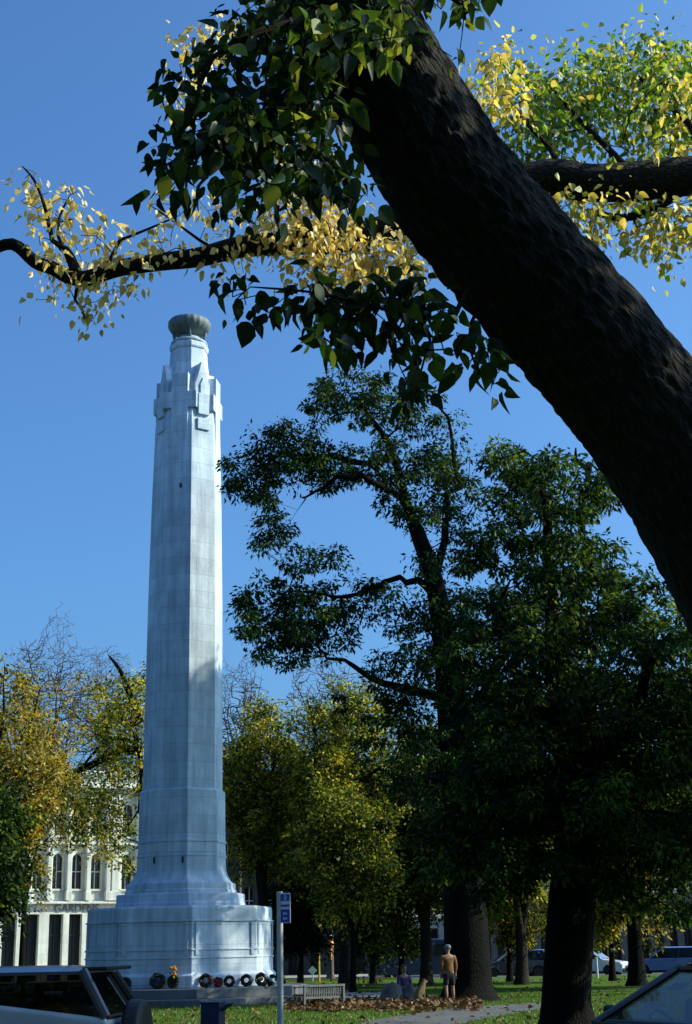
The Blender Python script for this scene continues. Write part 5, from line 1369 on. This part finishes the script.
# kneeling person behind the boulder
g = G(404, 999.5, 0)
pk = empty('person', (g.x, g.y, 0), math.radians(200), 'person in a purple top with brown hair sitting low behind the boulders', 'person')
V = [(0, -0.02, 0.22, (0.16, 0.13)), (0, 0, 0.4, (0.13, 0.1)), (0, 0.03, 0.58, (0.155, 0.11)), (0, 0.04, 0.7, (0.14, 0.085)), (0, 0.05, 0.79, 0.05), (0, 0.07, 0.85, 0.055), (0, 0.085, 0.91, (0.074, 0.09)), (0, 0.075, 0.98, (0.075, 0.092)), (0, 0.06, 1.03, 0.05)]
E = [(k, k+1) for k in range(8)]
for s in (-1, 1):
    i = len(V); V += [(s*0.175, 0.04, 0.69, 0.055), (s*0.21, 0.1, 0.46, 0.042), (s*0.12, 0.28, 0.36, 0.029)]; E += [(3, i), (i, i+1), (i+1, i+2)]
    hand(V, E, i+2, (-s*0.3, 1, -0.2), (s, 0.3, 0))
    i = len(V); V += [(s*0.1, 0.08, 0.2, 0.09), (s*0.15, 0.4, 0.1, 0.06), (s*0.14, 0.1, 0.06, 0.055), (s*0.12, -0.15, 0.05, 0.035), (s*0.12, -0.28, 0.035, 0.03)]
    E += [(0, i)]+[(i+k, i+k+1) for k in range(4)]
skin_mesh(V, E, 'body', M['skin'], pk)
face(pk, (0, 0.08, 0.95), (0, 1, 0))
b = MB(); b.ball((0, 0.175, 0.925), 0.017, 8, 6, (0.8, 1, 1.2)); b.build('nose', M['skin'], pk, smooth=True)
Vs = [(0, -0.02, 0.24, (0.175, 0.145)), (0, 0, 0.4, (0.148, 0.118)), (0, 0.03, 0.58, (0.168, 0.125)), (0, 0.04, 0.7, (0.15, 0.1)), (0, 0.05, 0.765, 0.07)]; Es = [(k, k+1) for k in range(4)]
for s in (-1, 1):
    i = len(Vs); Vs += [(s*0.18, 0.04, 0.69, 0.07), (s*0.215, 0.1, 0.47, 0.058), (s*0.14, 0.25, 0.375, 0.042)]; Es += [(3, i), (i, i+1), (i+1, i+2)]
skin_mesh(Vs, Es, 'jumper', M['purple_cloth'], pk)
Vs = [(0, -0.02, 0.24, (0.17, 0.14)), (0, 0.02, 0.2, (0.16, 0.13))]; Es = [(0, 1)]
for s in (-1, 1):
    i = len(Vs); Vs += [(s*0.1, 0.1, 0.2, 0.1), (s*0.15, 0.42, 0.11, 0.075), (s*0.14, 0.1, 0.08, 0.07), (s*0.12, -0.18, 0.06, 0.05)]; Es += [(1, i), (i, i+1), (i+1, i+2), (i+2, i+3)]
skin_mesh(Vs, Es, 'trousers', M['dark_cloth'], pk)
b = MB(); b.ball((0, 0.05, 0.985), 0.098, 16, 10, (0.95, 1.05, 0.9)); b.ball((0, -0.015, 0.9), 0.08, 14, 8, (1.05, 0.7, 1.5)); b.build('hair', M['hair'], pk, smooth=True)
# dog sitting beside the boulders
g = G(420, 1004.5, 0)
dg_ = empty('dog', (g.x, g.y, 0), math.radians(35), 'tan and dark dog sitting upright at the right end of the boulders', 'dog')
V = [(-0.16, 0, 0.16, 0.12), (-0.04, 0, 0.3, 0.115), (0.08, 0, 0.43, 0.12), (0.12, 0, 0.52, 0.075), (0.16, 0, 0.6, 0.07), (0.2, 0, 0.635, 0.062), (0.27, 0, 0.615, 0.036), (0.32, 0, 0.605, 0.026)]
E = [(k, k+1) for k in range(7)]
for s in (-1, 1):
    i = len(V); V += [(0.1, s*0.07, 0.34, 0.05), (0.1, s*0.075, 0.18, 0.032), (0.12, s*0.075, 0.05, 0.024), (0.17, s*0.075, 0.02, 0.026)]; E += [(2, i), (i, i+1), (i+1, i+2), (i+2, i+3)]
    i = len(V); V += [(-0.1, s*0.1, 0.14, 0.07), (0.05, s*0.12, 0.17, 0.05), (-0.1, s*0.12, 0.06, 0.028), (0.06, s*0.12, 0.022, 0.026)]; E += [(0, i), (i, i+1), (i+1, i+2), (i+2, i+3)]
    i = len(V); V += [(0.16, s*0.045, 0.68, 0.022), (0.15, s*0.055, 0.73, 0.01)]; E += [(4, i), (i, i+1)]
i = len(V); V += [(-0.27, 0, 0.06, 0.035), (-0.4, 0.03, 0.03, 0.025), (-0.52, 0.08, 0.035, 0.012)]; E += [(0, i), (i, i+1), (i+1, i+2)]
skin_mesh(V, E, 'body', M['fur'], dg_)
b = MB(); b.ball((0.345, 0, 0.612), 0.016, 8, 6); b.build('nose', M['black'], dg_, smooth=True)
for s in (-1, 1):
    b = MB(); b.ball((0.245, s*0.035, 0.655), 0.011, 8, 6); b.build('eye', M['black'], dg_, smooth=True)

# ------------------------------------------------------------------ grass blades and fallen leaves
n = 90000
xs = RNG.uniform(-14, 14, n); ys = 19+RNG.random(n)**1.3*32
xs = xs*(ys/50+0.25)
keep = np.ones(n, bool)
from mathutils.geometry import intersect_point_tri_2d
def inpoly(x, y, poly):
    c = np.zeros(len(x), bool); j = len(poly)-1
    for i in range(len(poly)):
        xi, yi = poly[i]; xj, yj = poly[j]
        c ^= ((yi > y) != (yj > y)) & (x < (xj-xi)*(y-yi)/(yj-yi+1e-12)+xi); j = i
    return c
pw = [tuple(G(*p).xy) for p in pathpx]; aw = [tuple(G(*p).xy) for p in apx]
stp = [(MX+Rs2*math.cos(BA+PI/8+k*PI/4), MY+Rs2*math.sin(BA+PI/8+k*PI/4)) for k in range(8)]
keep &= ~inpoly(xs, ys, pw) & ~inpoly(xs, ys, aw) & ~inpoly(xs, ys, stp)
xs, ys = xs[keep], ys[keep]; n = len(xs)
pos = np.stack([xs, ys, np.zeros(n)-0.005], 1); d = RNG.normal(0, 0.35, (n, 3)); d[:, 2] = 1
nr = RNG.normal(0, 1, (n, 3)); nr[:, 2] = 0.1; sz = RNG.uniform(0.04, 0.1, n)
M['blade'] = leafmat('grass_blade', [(0, (0.05, 0.1, 0.014)), (0.7, (0.09, 0.16, 0.02)), (1, (0.17, 0.19, 0.04))], 0.35, 0.03)
go = leaves('grass', pos, d, nr, sz, sz*0.25, RNG.random(n), M['blade'], None)
tag(go, 'short green lawn grass around the path', 'grass', kind='stuff')
lp = []
while len(lp) < 5200:
    px = random.uniform(285, 480); c0 = 1007.5-(px-300)*0.008+math.sin(px*0.08)*0.8; py = random.gauss(c0-1.0, 2.9)
    if py > 999.5 and py < 1013: lp.append((*G(px, py, 0).xy, abs(random.gauss(0, 0.05))+0.008))
for _ in range(2600):
    y = random.uniform(18, 72); x = random.uniform(-0.32, 0.32)*y; lp.append((x, y, random.uniform(0.008, 0.035)))
for _ in range(500):
    y = random.uniform(1, 8); x = random.uniform(-4, 5); lp.append((x, y, random.uniform(0.005, 0.02)))
lp = np.array(lp)
k_ = ~inpoly(lp[:, 0], lp[:, 1], stp); lp = lp[k_]; n = len(lp)
d = RNG.normal(0, 1, (n, 3)); d[:, 2] *= 0.35; nr = RNG.normal(0, 0.5, (n, 3)); nr[:, 2] += 0.8; sz = RNG.uniform(0.09, 0.19, n)
lo = leaves('fallen_leaves', lp, d, nr, sz, sz*0.75, RNG.random(n), M['litter'], None)
tag(lo, 'brown fallen leaves drifted along the path edge and scattered on the lawn', 'leaves', kind='stuff')
